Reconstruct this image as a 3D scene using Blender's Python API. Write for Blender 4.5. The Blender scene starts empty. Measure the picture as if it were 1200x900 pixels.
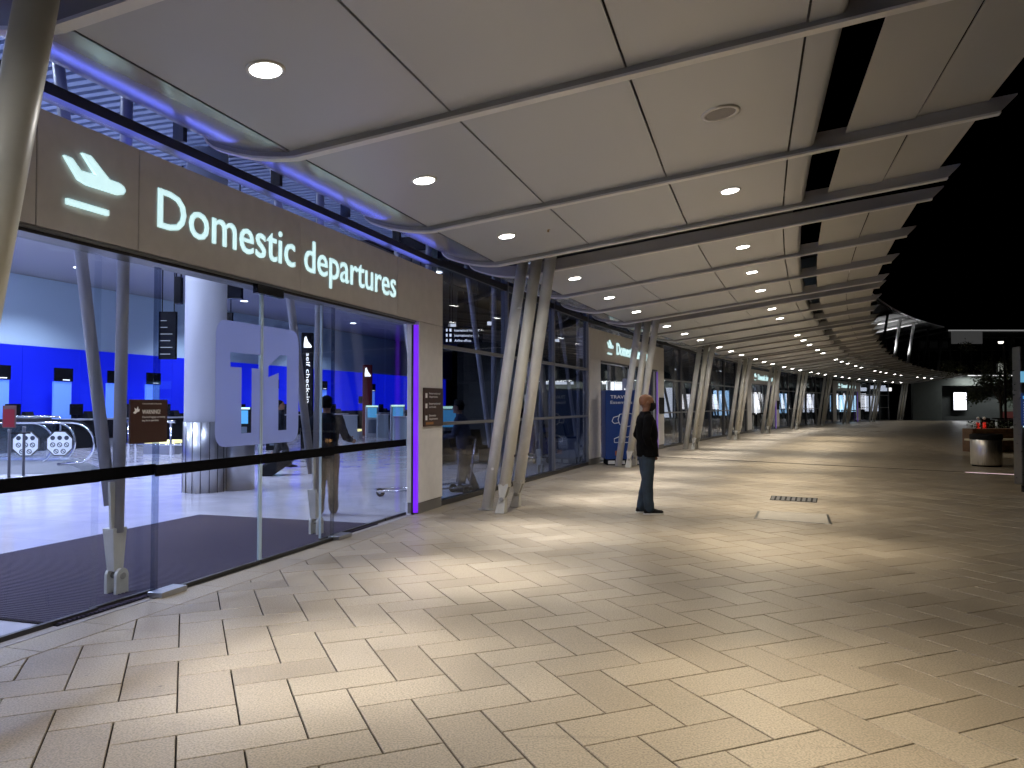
import bpy, math, random
from mathutils import Vector, Matrix
random.seed(7)
S = bpy.context.scene
COL = S.collection

# ------------------------------------------------------------------ camera
cam_d = bpy.data.cameras.new('camera'); cam = bpy.data.objects.new('camera', cam_d); COL.objects.link(cam)
cam_d.sensor_width = 36; cam_d.lens = 27.0; cam_d.clip_end = 2000; cam_d.clip_start = 0.05
cam.location = (0, 0, 1.6); cam.rotation_euler = (math.radians(90 + 1.53), 0, 0)
S.camera = cam
# ------------------------------------------------------------------ world (night)
w = bpy.data.worlds.new('World'); S.world = w; w.use_nodes = True
nt = w.node_tree; bg = nt.nodes['Background']
sky = nt.nodes.new('ShaderNodeTexSky'); sky.sky_type = 'NISHITA'; sky.sun_disc = False
sky.sun_elevation = math.radians(-8); sky.sun_rotation = math.radians(200)
nt.links.new(sky.outputs[0], bg.inputs[0]); bg.inputs[1].default_value = 0.02
S.view_settings.view_transform = 'Standard'; S.view_settings.look = 'None'
S.view_settings.exposure = 0.0; S.view_settings.gamma = 1.0
INNER_W, OUTER_W, INDOOR_W = 1480, 1120, 1900
S.cycles.max_bounces = 7; S.cycles.diffuse_bounces = 3; S.cycles.glossy_bounces = 3; S.cycles.transparent_max_bounces = 16

# ------------------------------------------------------------------ materials
MATS = {}
def mat(name, col, rough=0.5, metal=0.0, spec=0.5, emis=None, estr=0.0, noise=0.0, nscale=8.0, bump=0.0, bscale=60.0, aniso=None):
    if name in MATS: return MATS[name]
    m = bpy.data.materials.new(name); m.use_nodes = True; n = m.node_tree.nodes; l = m.node_tree.links
    b = n['Principled BSDF']; b.inputs['Base Color'].default_value = (*col, 1)
    b.inputs['Roughness'].default_value = rough; b.inputs['Metallic'].default_value = metal
    b.inputs['Specular IOR Level'].default_value = spec
    if emis: b.inputs['Emission Color'].default_value = (*emis, 1); b.inputs['Emission Strength'].default_value = estr
    if noise or bump:
        geo = n.new('ShaderNodeNewGeometry'); mp = n.new('ShaderNodeMapping'); l.new(geo.outputs['Position'], mp.inputs[0])
        if aniso: mp.inputs['Scale'].default_value = aniso
    if noise:
        t = n.new('ShaderNodeTexNoise'); t.inputs['Scale'].default_value = nscale; t.inputs['Detail'].default_value = 5
        l.new(mp.outputs[0], t.inputs['Vector'])
        r = n.new('ShaderNodeMapRange'); r.inputs['From Min'].default_value = .3; r.inputs['From Max'].default_value = .7
        r.inputs['To Min'].default_value = 1 - noise; r.inputs['To Max'].default_value = 1 + noise
        l.new(t.outputs['Fac'], r.inputs['Value'])
        mx = n.new('ShaderNodeVectorMath'); mx.operation = 'SCALE'; mx.inputs[0].default_value = col
        l.new(r.outputs[0], mx.inputs['Scale']); l.new(mx.outputs[0], b.inputs['Base Color'])
        r2 = n.new('ShaderNodeMapRange'); r2.inputs['To Min'].default_value = max(rough - .1, .02); r2.inputs['To Max'].default_value = rough + .12
        l.new(t.outputs['Fac'], r2.inputs['Value']); l.new(r2.outputs[0], b.inputs['Roughness'])
    if bump:
        t2 = n.new('ShaderNodeTexNoise'); t2.inputs['Scale'].default_value = bscale; t2.inputs['Detail'].default_value = 3
        l.new(mp.outputs[0], t2.inputs['Vector'])
        bp = n.new('ShaderNodeBump'); bp.inputs['Strength'].default_value = bump; bp.inputs['Distance'].default_value = .01
        l.new(t2.outputs['Fac'], bp.inputs['Height']); l.new(bp.outputs[0], b.inputs['Normal'])
    MATS[name] = m; return m

def glass_mat(name, tint, refl=1.0, dirt=0.0):
    if name in MATS: return MATS[name]
    m = bpy.data.materials.new(name); m.use_nodes = True; n = m.node_tree.nodes; l = m.node_tree.links
    n.remove(n['Principled BSDF']); out = n['Material Output']
    tr = n.new('ShaderNodeBsdfTransparent'); tr.inputs[0].default_value = (*tint, 1)
    gl = n.new('ShaderNodeBsdfGlossy'); gl.inputs['Roughness'].default_value = 0.02; gl.inputs[0].default_value = (refl, refl, refl, 1)
    fr = n.new('ShaderNodeFresnel'); ge = n.new('ShaderNodeNewGeometry'); mr = n.new('ShaderNodeMapRange'); mr.inputs['To Min'].default_value = 1.5; mr.inputs['To Max'].default_value = 1 / 1.5
    l.new(ge.outputs['Backfacing'], mr.inputs['Value']); l.new(mr.outputs[0], fr.inputs[0])
    mx = n.new('ShaderNodeMixShader'); l.new(fr.outputs[0], mx.inputs[0]); l.new(tr.outputs[0], mx.inputs[1]); l.new(gl.outputs[0], mx.inputs[2])
    l.new(mx.outputs[0], out.inputs[0]); MATS[name] = m; return m

def frosted(name):
    m = bpy.data.materials.new(name); m.use_nodes = True; n = m.node_tree.nodes; l = m.node_tree.links
    n.remove(n['Principled BSDF']); out = n['Material Output']
    tr = n.new('ShaderNodeBsdfTransparent'); tr.inputs[0].default_value = (.8, .85, 1, 1)
    tl = n.new('ShaderNodeBsdfTranslucent'); tl.inputs[0].default_value = (.50, .52, .66, 1)
    df = n.new('ShaderNodeBsdfDiffuse'); df.inputs[0].default_value = (.32, .33, .42, 1)
    a = n.new('ShaderNodeMixShader'); a.inputs[0].default_value = .35; l.new(tl.outputs[0], a.inputs[1]); l.new(df.outputs[0], a.inputs[2])
    b = n.new('ShaderNodeMixShader'); b.inputs[0].default_value = .80; l.new(tr.outputs[0], b.inputs[1]); l.new(a.outputs[0], b.inputs[2])
    l.new(b.outputs[0], out.inputs[0]); return m

def paving_mat(name='stone_paving'):
    m = bpy.data.materials.new(name); m.use_nodes = True; n = m.node_tree.nodes; l = m.node_tree.links
    b = n['Principled BSDF']; geo = n.new('ShaderNodeNewGeometry'); oi = n.new('ShaderNodeObjectInfo')
    add = n.new('ShaderNodeMath'); add.operation = 'ADD'; l.new(geo.outputs['Random Per Island'], add.inputs[0]); l.new(oi.outputs['Random'], add.inputs[1])
    fr = n.new('ShaderNodeMath'); fr.operation = 'FRACT'; l.new(add.outputs[0], fr.inputs[0])
    cr = n.new('ShaderNodeValToRGB'); cr.color_ramp.elements[0].color = (.23, .19, .14, 1); cr.color_ramp.elements[1].color = (.295, .25, .19, 1)
    e = cr.color_ramp.elements.new(.5); e.color = (.265, .222, .165, 1); l.new(fr.outputs[0], cr.inputs[0])
    big = n.new('ShaderNodeTexNoise'); big.inputs['Scale'].default_value = .9; big.inputs['Detail'].default_value = 7; l.new(geo.outputs['Position'], big.inputs['Vector'])
    r = n.new('ShaderNodeMapRange'); r.inputs['From Min'].default_value = .3; r.inputs['From Max'].default_value = .7
    r.inputs['To Min'].default_value = .8; r.inputs['To Max'].default_value = 1.12; l.new(big.outputs['Fac'], r.inputs['Value'])
    sp = n.new('ShaderNodeTexNoise'); sp.inputs['Scale'].default_value = 95; sp.inputs['Detail'].default_value = 3; l.new(geo.outputs['Position'], sp.inputs['Vector'])
    r2 = n.new('ShaderNodeMapRange'); r2.inputs['From Min'].default_value = .32; r2.inputs['From Max'].default_value = .62
    r2.inputs['To Min'].default_value = .58; r2.inputs['To Max'].default_value = 1.22; l.new(sp.outputs['Fac'], r2.inputs['Value'])
    # dark aggregate specks
    vo = n.new('ShaderNodeTexVoronoi'); vo.inputs['Scale'].default_value = 55; l.new(geo.outputs['Position'], vo.inputs['Vector'])
    r3 = n.new('ShaderNodeMapRange'); r3.inputs['From Min'].default_value = .08; r3.inputs['From Max'].default_value = .16
    r3.inputs['To Min'].default_value = .55; r3.inputs['To Max'].default_value = 1; l.new(vo.outputs['Distance'], r3.inputs['Value'])
    # stains
    st = n.new('ShaderNodeTexNoise'); st.inputs['Scale'].default_value = 3.3; st.inputs['Detail'].default_value = 9; st.inputs['Roughness'].default_value = .7
    l.new(geo.outputs['Position'], st.inputs['Vector'])
    r4 = n.new('ShaderNodeMapRange'); r4.inputs['From Min'].default_value = .60; r4.inputs['From Max'].default_value = .72
    r4.inputs['To Min'].default_value = 1; r4.inputs['To Max'].default_value = .78; l.new(st.outputs['Fac'], r4.inputs['Value'])
    cur = cr.outputs[0]
    gu = n.new('ShaderNodeTexVoronoi'); gu.inputs['Scale'].default_value = 1.7; l.new(geo.outputs['Position'], gu.inputs['Vector'])
    r5 = n.new('ShaderNodeMapRange'); r5.inputs['From Min'].default_value = .018; r5.inputs['From Max'].default_value = .030
    r5.inputs['To Min'].default_value = .45; r5.inputs['To Max'].default_value = 1; l.new(gu.outputs['Distance'], r5.inputs['Value'])
    sc = n.new('ShaderNodeTexNoise'); sc.inputs['Scale'].default_value = 1.0; sc.inputs['Detail'].default_value = 6; mp = n.new('ShaderNodeMapping'); mp.inputs['Rotation'].default_value = (0, 0, .5); mp.inputs['Scale'].default_value = (1.1, 16, 1)
    l.new(geo.outputs['Position'], mp.inputs[0]); l.new(mp.outputs[0], sc.inputs['Vector'])
    r6 = n.new('ShaderNodeMapRange'); r6.inputs['From Min'].default_value = .63; r6.inputs['From Max'].default_value = .74
    r6.inputs['To Min'].default_value = 1; r6.inputs['To Max'].default_value = .80; l.new(sc.outputs['Fac'], r6.inputs['Value'])
    for rr in (r, r2, r3, r4, r5, r6):
        v = n.new('ShaderNodeVectorMath'); v.operation = 'SCALE'; l.new(cur, v.inputs[0]); l.new(rr.outputs[0], v.inputs['Scale']); cur = v.outputs[0]
    l.new(cur, b.inputs['Base Color'])
    rr = n.new('ShaderNodeMapRange'); rr.inputs['To Min'].default_value = .27; rr.inputs['To Max'].default_value = .52
    l.new(big.outputs['Fac'], rr.inputs['Value']); l.new(rr.outputs[0], b.inputs['Roughness'])
    bp = n.new('ShaderNodeBump'); bp.inputs['Strength'].default_value = .35; bp.inputs['Distance'].default_value = .004
    l.new(sp.outputs['Fac'], bp.inputs['Height']); l.new(bp.outputs[0], b.inputs['Normal'])
    return m

def ceiling_mat(name, col, rough):
    m = mat(name, col, rough, .55, noise=.06, nscale=1.3, bump=.02, bscale=2.0); return m

PAVE = paving_mat()
JOINT = mat('dark_joint', (.014, .012, .010), .95, spec=.1)
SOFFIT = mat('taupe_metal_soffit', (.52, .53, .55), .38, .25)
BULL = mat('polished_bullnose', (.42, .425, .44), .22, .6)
SOFFIT_SHADE = mat('shaded_soffit', (.27, .27, .27), .45, .3, noise=.06, nscale=1.6)  # soffit colour darkened for the shade in the recess between double ribs
RIB = mat('shaded_rib', (.36, .355, .345), .42, .15, noise=.05, nscale=3)  # rib sides coloured darker to paint in their shadow
FLANGE = mat('lit_rib_flange', (.78, .77, .75), .38, .1, noise=.05, nscale=3)  # flange coloured lighter so it reads as the lit lip below the shadow
OUTER = mat('outer_sheet', (.52, .515, .50), .42, .3, noise=.05, nscale=.7)
COLM = mat('column_paint', (.76, .755, .74), .38, .0, noise=.08, nscale=5, bump=.05)
ICOL = mat('indoor_strut_paint', (.36, .36, .40), .4, noise=.06, nscale=5)
COLW = mat('column_foot_paint', (.52, .51, .47), .35, .0, noise=.06, nscale=12)
BRACK = mat('bracket_grey', (.30, .29, .27), .45, .2)
STONE = mat('portal_cladding', (.66, .63, .605), .5, 0, noise=.05, nscale=7, bump=.05)
STONE_DK = mat('portal_plinth', (.14, .13, .12), .5)
DARKM = mat('dark_anodised', (.045, .042, .04), .35, .5)
MULL = mat('grey_mullion', (.20, .20, .21), .4, .5)
MULLB = mat('blue_grey_mullion', (.05, .06, .12), .4, .3)
GLASS = glass_mat('clear_glass', (.95, .97, .99), .55)
GLASSD = glass_mat('tinted_glass', (.66, .70, .78), .55)
FROST = frosted('frosted_film')
BLACKBAND = mat('black_band', (.004, .004, .005), .9, spec=.05)
STEEL = mat('brushed_steel', (.46, .46, .48), .33, .95)
CHROME = mat('polished_rail', (.7, .72, .75), .15, 1.0)
WHITEP = mat('white_paint', (.78, .78, .80), .35, noise=.03)
LITSIGN = mat('lit_letter', (.6, .9, .95), .5, emis=(.64, .92, .95), estr=.92)
LETTEROUT = mat('letter_return', (.04, .2, .3), .4, emis=None)
LENS = mat('lamp_lens', (1, 1, 1), .4, emis=(1, .97, .90), estr=22)
LENSC = mat('indoor_lamp_lens', (1, 1, 1), .4, emis=(.9, .95, 1), estr=6)
RIM = mat('lamp_rim', (.65, .63, .6), .3, .3)
PURPLE = mat('purple_led', (.2, .0, .8), .4, emis=(.17, .02, .85), estr=.8)
BLUEWALL = mat('blue_lit_wall', (.01, .02, .4), .3, emis=(.004, .012, .75), estr=.72)
UPWALL = mat('upper_wall', (.52, .66, .80), .6, noise=.03, nscale=.4)
BLUEDESK = mat('blue_lit_desk', (.2, .35, .8), .5, emis=(.07, .20, .9), estr=.75)
BLACK = mat('black_gloss', (.008, .008, .01), .15)
BLACKM = mat('black_matte', (.010, .010, .012), .8, spec=.15)
SIGNBR = mat('dark_brown_sign', (.045, .018, .015), .4)
SIGNWH = mat('sign_white', (.85, .85, .85), .5)
LITWHITE = mat('lit_white', (.9, .9, .9), .5, emis=(1, 1, 1), estr=1.3)
LITCYAN = mat('lit_cyan', (.7, .9, 1), .5, emis=(.45, .75, 1), estr=1.5)
SCREEN = mat('lit_screen', (.1, .4, .7), .3, emis=(.10, .40, .75), estr=.6)
REDP = mat('dark_red_panel', (.16, .006, .012), .35)
INFLOOR = mat('indoor_floor_stone', (.50, .49, .56), .13, 0, noise=.04, nscale=2)
MATM = mat('entrance_mat', (.012, .011, .016), .9, spec=.1, noise=.2, nscale=30)
MATRIB = mat('mat_rib', (.055, .046, .085), .8, spec=.2)
CEILG = mat('indoor_ceiling', (.33, .33, .34), .6)
SLAT = mat('ceiling_slat', (.22, .27, .42), .5)
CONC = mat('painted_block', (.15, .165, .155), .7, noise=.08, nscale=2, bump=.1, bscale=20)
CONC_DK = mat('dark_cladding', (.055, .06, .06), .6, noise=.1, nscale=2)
ASPH = mat('asphalt', (.05, .05, .052), .8, noise=.15, nscale=8, bump=.2, bscale=90)
SHUT = mat('roller_shutter', (.12, .14, .12), .5, .2)
POSTER = mat('lit_poster', (.9, .9, .9), .5, emis=(.92, .93, 1), estr=3.0)

# ------------------------------------------------------------------ mesh builder
class MB:
    def __init__(s): s.v = []; s.f = []; s.sm = []
    def quad(s, *p):
        i = len(s.v); s.v += [tuple(q) for q in p]; s.f.append(tuple(range(i, i + len(p)))); s.sm.append(False); return s
    def box(s, x0, x1, y0, y1, z0, z1):
        i = len(s.v)
        s.v += [(x0, y0, z0), (x1, y0, z0), (x1, y1, z0), (x0, y1, z0), (x0, y0, z1), (x1, y0, z1), (x1, y1, z1), (x0, y1, z1)]
        for f in ((0, 3, 2, 1), (4, 5, 6, 7), (0, 1, 5, 4), (1, 2, 6, 5), (2, 3, 7, 6), (3, 0, 4, 7)):
            s.f.append(tuple(i + k for k in f)); s.sm.append(False)
        return s
    def hexa(s, b, t):
        i = len(s.v); s.v += [tuple(q) for q in b] + [tuple(q) for q in t]
        n = len(b)
        s.f.append(tuple(i + k for k in reversed(range(n)))); s.f.append(tuple(i + n + k for k in range(n))); s.sm += [False, False]
        for k in range(n):
            k2 = (k + 1) % n
            s.f.append((i + k, i + k2, i + n + k2, i + n + k)); s.sm.append(False)
        return s
    def rings(s, rings, cap=True, smooth=True, close=True):
        i = len(s.v); n = len(rings[0])
        for r in rings: s.v += [tuple(q) for q in r]
        for a in range(len(rings) - 1):
            for k in range(n if close else n - 1):
                k2 = (k + 1) % n
                s.f.append((i + a * n + k, i + a * n + k2, i + (a + 1) * n + k2, i + (a + 1) * n + k)); s.sm.append(smooth)
        if cap:
            s.f.append(tuple(i + k for k in reversed(range(n)))); s.sm.append(False)
            j = i + (len(rings) - 1) * n
            s.f.append(tuple(j + k for k in range(n))); s.sm.append(False)
        return s
    def tube(s, pts, r, n=12, cap=True):
        pts = [Vector(p) for p in pts]
        rs = r if isinstance(r, (list, tuple)) else [r] * len(pts)
        rings = []; up = None
        for k, p in enumerate(pts):
            d = (pts[min(k + 1, len(pts) - 1)] - pts[max(k - 1, 0)]).normalized()
            if up is None:
                up = Vector((0, 0, 1)) if abs(d.z) < .9 else Vector((1, 0, 0))
            x = d.cross(up).normalized(); y = x.cross(d).normalized(); up = y
            rings.append([p + (x * math.cos(2 * math.pi * q / n) + y * math.sin(2 * math.pi * q / n)) * rs[k] for q in range(n)])
        return s.rings(rings, cap)
    def lathe(s, prof, c=(0, 0, 0), n=24, cap=True):
        return s.rings([[(c[0] + r * math.cos(2 * math.pi * k / n), c[1] + r * math.sin(2 * math.pi * k / n), c[2] + z) for k in range(n)] for r, z in prof], cap)
    def sphere(s, c, r, n=14, m=9):
        rx, ry, rz = r if isinstance(r, (list, tuple)) else (r, r, r)
        rings = []
        for a in range(m + 1):
            th = math.pi * (a + .02) / (m + .04) - math.pi / 2
            rings.append([(c[0] + rx * math.cos(th) * math.cos(2 * math.pi * k / n), c[1] + ry * math.cos(th) * math.sin(2 * math.pi * k / n), c[2] + rz * math.sin(th)) for k in range(n)])
        return s.rings(rings)
    def prism(s, poly, fn0, fn1):
        """poly: 2D list; fn0/fn1 map (u,v) to 3-D for the back and the front"""
        return s.hexa([fn0(*p) for p in poly], [fn1(*p) for p in poly])
    def mesh(s, name, m):
        me = bpy.data.meshes.new(name); me.from_pydata(s.v, [], s.f)
        me.polygons.foreach_set('use_smooth', s.sm)
        if m: me.materials.append(m)
        me.update(); return me
    def build(s, name, m, parent=None, world=False, bevel=0, **kw):
        """world=True: vertices are world coordinates, parent only has a location"""
        if world and parent is not None:
            o = parent.location; s.v = [(x - o[0], y - o[1], z - o[2]) for x, y, z in s.v]
        ob = bpy.data.objects.new(name, s.mesh(name, m)); COL.objects.link(ob)
        if parent is not None: ob.parent = parent
        if bevel:
            bm = ob.modifiers.new('bevel', 'BEVEL'); bm.width = bevel; bm.segments = 2; bm.limit_method = 'ANGLE'
        tag(ob, **kw); return ob

def tag(o, label=None, cat=None, group=None, kind=None):
    if label: o['label'] = label
    if cat: o['category'] = cat
    if group: o['group'] = group
    if kind: o['kind'] = kind
    return o
def thing(name, loc=(0, 0, 0), rz=0, **kw):
    o = bpy.data.objects.new(name, None); o.empty_display_size = .1; COL.objects.link(o)
    o.location = loc; o.rotation_euler = (0, 0, rz); return tag(o, **kw)
def link_mesh(name, me, parent=None, loc=(0, 0, 0), rz=0):
    o = bpy.data.objects.new(name, me); COL.objects.link(o); o.location = loc; o.rotation_euler = (0, 0, rz)
    if parent is not None: o.parent = parent
    return o

def text_mesh(body, depth=.01, bold=0.0):
    c = bpy.data.curves.new('t', 'FONT'); c.body = body; c.size = 1; c.extrude = depth; c.offset = bold; c.resolution_u = 3
    o = bpy.data.objects.new('t', c); COL.objects.link(o)
    dg = bpy.context.evaluated_depsgraph_get(); me = bpy.data.meshes.new_from_object(o.evaluated_get(dg))
    bpy.data.objects.remove(o); return me
def write(body, name, m, parent, a0, z0, width, height, b, cap=None, axis='a', depth=.004, bold=0.0):
    """text as thin mesh on a plane: local x = a0.., z = z0.., facing local -b or +b side given by sign in axis"""
    me = text_mesh(body, 0.5, bold); xs = [v.co.x for v in me.vertices]; ys = [v.co.y for v in me.vertices]
    x0, x1 = min(xs), max(xs); sx = width / (x1 - x0); sy = height / .70
    for v in me.vertices:
        x, y, z = v.co; X = (x - x0) * sx; Z = y * sy; D = b + z * 2 * depth / 2 * 1.0
        if axis == 'a': v.co = (a0 + X, D, z0 + Z)
        elif axis == 'flip': v.co = (a0 - X, D, z0 + Z)
        elif axis == 'down': v.co = (a0 + Z, D, z0 - X)
    me.materials.clear(); me.materials.append(m)
    o = bpy.data.objects.new(name, me); COL.objects.link(o); o.parent = parent; return o

# ------------------------------------------------------------------ plan of the curved building
CP = {-2: (-7.2, -12.9), -1: (-5.0, -4.6), 0: (-2.6, 3.6), 1: (-.03, 11.75), 2: (3.1, 19.9), 3: (6.6, 27.7), 4: (10.35, 35.4),
      5: (14.35, 43.0), 6: (18.7, 50.4), 7: (23.3, 57.6), 8: (28.2, 64.6), 9: (33.5, 71.2), 10: (39.2, 77.4), 11: (45.3, 83.2)}
CP = {k: Vector(p) for k, p in CP.items()}
def frame(u):
    k = min(max(int(math.floor(u)), -1), 9); t = u - k
    p0, p1, p2, p3 = CP[k - 1], CP[k], CP[k + 1], CP[k + 2]
    P = .5 * ((2 * p1) + (p2 - p0) * t + (2 * p0 - 5 * p1 + 4 * p2 - p3) * t * t + (3 * p1 - p0 - 3 * p2 + p3) * t ** 3)
    D = .5 * ((p2 - p0) + 2 * (2 * p0 - 5 * p1 + 4 * p2 - p3) * t + 3 * (3 * p1 - p0 - 3 * p2 + p3) * t * t)
    D.normalize(); return P, D, Vector((D.y, -D.x))
def pt(u, L, z, T=0):
    P, D, N = frame(u); q = P + N * L + D * T; return (q.x, q.y, z)
LF = -1.2
def fac(k): P, D, N = frame(k); return P + N * LF
def bay(k):
    a, b = fac(k), fac(k + 1); d = b - a; W = d.length; return a, math.atan2(d.y, d.x), W
def bayloc(k, a, b):
    """world xy of bay-local (a along, b outward)"""
    o, ang, W = bay(k); d = Vector((math.cos(ang), math.sin(ang))); n = Vector((d.y, -d.x)); q = o + d * a + n * b; return q
# bay-local objects: local x = along; local y = inward (left of direction); so outward = -y.
def inv_bay(x, y):
    best = None
    for k in range(-1, 10):
        o, ang, W = bay(k); d = Vector((math.cos(ang), math.sin(ang))); n = Vector((d.y, -d.x)); r = Vector((x, y)) - o
        a = r.dot(d); out = r.dot(n)
        dist = 0 if 0 <= a <= W else min(abs(a), abs(a - W))
        if best is None or dist < best[0]: best = (dist, k, a, out)
    return best[1:]
ORD = ['first', 'second', 'third', 'fourth', 'fifth', 'sixth', 'seventh', 'eighth', 'ninth', 'tenth', 'eleventh', 'twelfth', 'thirteenth', 'fourteenth',
       'fifteenth', 'sixteenth', 'seventeenth', 'eighteenth', 'nineteenth', 'twentieth', 'twenty-first', 'twenty-second', 'twenty-third', 'twenty-fourth',
       'twenty-fifth', 'twenty-sixth', 'twenty-seventh', 'twenty-eighth', 'twenty-ninth', 'thirtieth', 'thirty-first', 'thirty-second', 'thirty-third', 'thirty-fourth']

# ------------------------------------------------------------------ ground
gnd = MB().box(-400, 600, -200, 900, -1.0, -.030).build('ground', ASPH, kind='structure')
floor = thing('pavement', (0, 0, 0), kind='structure')
# paving base under the joints, following the facade
m = MB()
us = [-1 + .5 * i for i in range(23)]
for i in range(len(us) - 1):
    a0, a1 = pt(us[i], LF + .02, 0), pt(us[i + 1], LF + .02, 0)
    b0, b1 = pt(us[i], 17, 0), pt(us[i + 1], 17, 0)
    far = us[i] >= 5
    zz = -.014
    m.hexa([(a0[0], a0[1], zz - .05), (b0[0], b0[1], zz - .05), (b1[0], b1[1], zz - .05), (a1[0], a1[1], zz - .05)],
           [(a0[0], a0[1], zz), (b0[0], b0[1], zz), (b1[0], b1[1], zz), (a1[0], a1[1], zz)])
m.build('paving_bed', JOINT, floor)
ANG = math.radians(23.0)
A = Vector((math.cos(ANG), math.sin(ANG))); B = Vector((-A.y, A.x)); O = Vector((-.549, 4.22)); U = .2925
G = .0042
def tile_mb(poly, z=0.0, h=.03):
    """poly (ccw) as a chamfered slab"""
    m = MB(); c = sum((Vector(p) for p in poly), Vector((0, 0))) / len(poly)
    def inset(d):
        out = []
        n = len(poly)
        for i in range(n):
            p0, p, p1 = Vector(poly[i - 1]), Vector(poly[i]), Vector(poly[(i + 1) % n])
            e0 = (p - p0).normalized(); e1 = (p1 - p).normalized(); n0 = Vector((-e0.y, e0.x)); n1 = Vector((-e1.y, e1.x))
            bis = (n0 + n1); bis = bis / max(bis.dot(n0), .25) if bis.length > .01 else n0
            out.append(p + bis * d)
        return out
    r0 = [(p.x, p.y, z - h) for p in inset(G)]; r1 = [(p.x, p.y, z - .003) for p in inset(G)]; r2 = [(p.x, p.y, z) for p in inset(G + .0025)]
    m.rings([r0, r1, r2], cap=False, smooth=False); i = len(m.v) - len(poly)
    m.f.append(tuple(i + k for k in range(len(poly)))); m.sm.append(False)
    return m
def clip(poly, P, n):
    out = []
    for i in range(len(poly)):
        a, b = poly[i], poly[(i + 1) % len(poly)]; da = (a - P).dot(n); db = (b - P).dot(n)
        if da >= 0: out.append(a)
        if (da >= 0) != (db >= 0): out.append(a + (b - a) * (da / (da - db)))
    return out
def area(p): return abs(sum(p[i].x * p[(i + 1) % len(p)].y - p[(i + 1) % len(p)].x * p[i].y for i in range(len(p)))) / 2
tiles = []
BORD = .36
for k in range(-130, 60):
    for j in range(-60, 95):
        x = k + 4 * j; y = k      # cell coordinates: x along A, y along -B
        for (cx, cy, wx, wy) in ((x, y, 2, 1), (x, y + 1, 1, 2)):
            p0 = O + A * (U * cx) - B * (U * cy)
            cen = p0 + A * (U * wx / 2) - B * (U * wy / 2)
            if cen.y < 1.6 or cen.y > 46 or abs(cen.x) > .75 * cen.y + 1.2: continue
            tiles.append((cen, p0, wx, wy))
cand = []
tl_h = tile_mb([(-U, -U / 2), (U, -U / 2), (U, U / 2), (-U, U / 2)]).mesh('tile', PAVE)
for cen, p0, wx, wy in tiles:
    kb, a, out = inv_bay(cen.x, cen.y)
    if out < BORD - .45 or out > 16.5: continue
    poly = [p0 - B * (U * wy), p0 - B * (U * wy) + A * (U * wx), p0 + A * (U * wx), p0.copy()]
    full = True
    o, ang, W = bay(kb); d = Vector((math.cos(ang), math.sin(ang))); n = Vector((d.y, -d.x)); Pl = o + n * BORD
    if min((q - Pl).dot(n) for q in poly) < 0:
        poly = clip(poly, Pl, n); full = False
        if len(poly) < 3 or area(poly) < .004: continue
    cand.append((cen.length, cen, wx, wy, poly, full))
cand.sort(key=lambda c: c[0])
stuff = MB()
for i, (dist, cen, wx, wy, poly, full) in enumerate(cand):
    dz = random.uniform(-.0012, .0008)
    if i < 270:
        if full: link_mesh('tile', tl_h, floor, (cen.x, cen.y, dz), ANG if wx == 2 else ANG + math.pi / 2)
        else: tile_mb(poly, dz).build('tile', PAVE, floor)
    else:
        t = tile_mb(poly, dz); b0 = len(stuff.v); stuff.v += t.v; stuff.f += [tuple(b0 + q for q in f) for f in t.f]; stuff.sm += t.sm
# border course along the facade
for kb in range(0, 6):
    o, ang, W = bay(kb); n = 14; st = W / n
    for i in range(n):
        t = tile_mb([(i * st, -BORD), ((i + 1) * st, -BORD), ((i + 1) * st, -.03), (i * st, -.03)], random.uniform(-.001, .001))
        if kb < 2:
            ob = t.build('border_tile', PAVE, floor); ob.location = (o.x, o.y, 0); ob.rotation_euler = (0, 0, ang)
        else:
            R = Matrix.Rotation(ang, 3, 'Z'); b0 = len(stuff.v)
            stuff.v += [tuple(R @ Vector(v) + Vector((o.x, o.y, 0))) for v in t.v]; stuff.f += [tuple(b0 + q for q in f) for f in t.f]; stuff.sm += t.sm
stuff.build('tile_field', PAVE, floor, kind='stuff')
# far paving, too far to tell slabs apart
m = MB()
for i in range(len(us) - 1):
    if us[i] < 4.5: continue
    a0, a1 = pt(us[i], LF + .02, 0), pt(us[i + 1], LF + .02, 0); b0, b1 = pt(us[i], 17, 0), pt(us[i + 1], 17, 0)
    f = lambda p, z: (p[0], max(p[1], 46.2) if True else p[1], z)
    m.hexa([f(a0, -.012), f(b0, -.012), f(b1, -.012), f(a1, -.012)], [f(a0, -.002), f(b0, -.002), f(b1, -.002), f(a1, -.002)])
m.build('far_paving', PAVE, floor)

# ------------------------------------------------------------------ indoor floor, ceiling, walls
IN0, IN1 = -1, 10
o, ang, W = bay(0)
inf = thing('indoor_floor', (o.x, o.y, 0), ang, kind='structure')
MB().box(-14, 58, .0, 27, -.03, -.006).build('floor_bed', mat('grout', (.30, .29, .32), .5), inf)
tmesh = MB().box(.002, 1.198, .002, 2.398, -.02, 0).mesh('floor_tile', INFLOOR)
for i in range(0, 13):
    for j in range(0, 9):
        ob = link_mesh('floor_tile', tmesh, inf, (-4.0 + i * 1.2, .03 + j * 2.4, 0))
MB().box(-14, -4.003, .03, 27, -.02, 0).box(11.603, 58, 1.5, 27, -.02, 0).box(-4, 11.6, 21.64, 27, -.02, 0).build('plain_floor', INFLOOR, inf)
m = MB()
for k in range(1, 10):
    for (l0, l1) in ((LF, -16),):
        a0, a1 = pt(k, LF - .02, 0), pt(k + 1, LF - .02, 0); b0, b1 = pt(k, -16, 0), pt(k + 1, -16, 0)
        m.hexa([(*b0[:2], -.05), (*a0[:2], -.05), (*a1[:2], -.05), (*b1[:2], -.05)], [(*b0[:2], -.022), (*a0[:2], -.022), (*a1[:2], -.022), (*b1[:2], -.022)])
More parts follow.
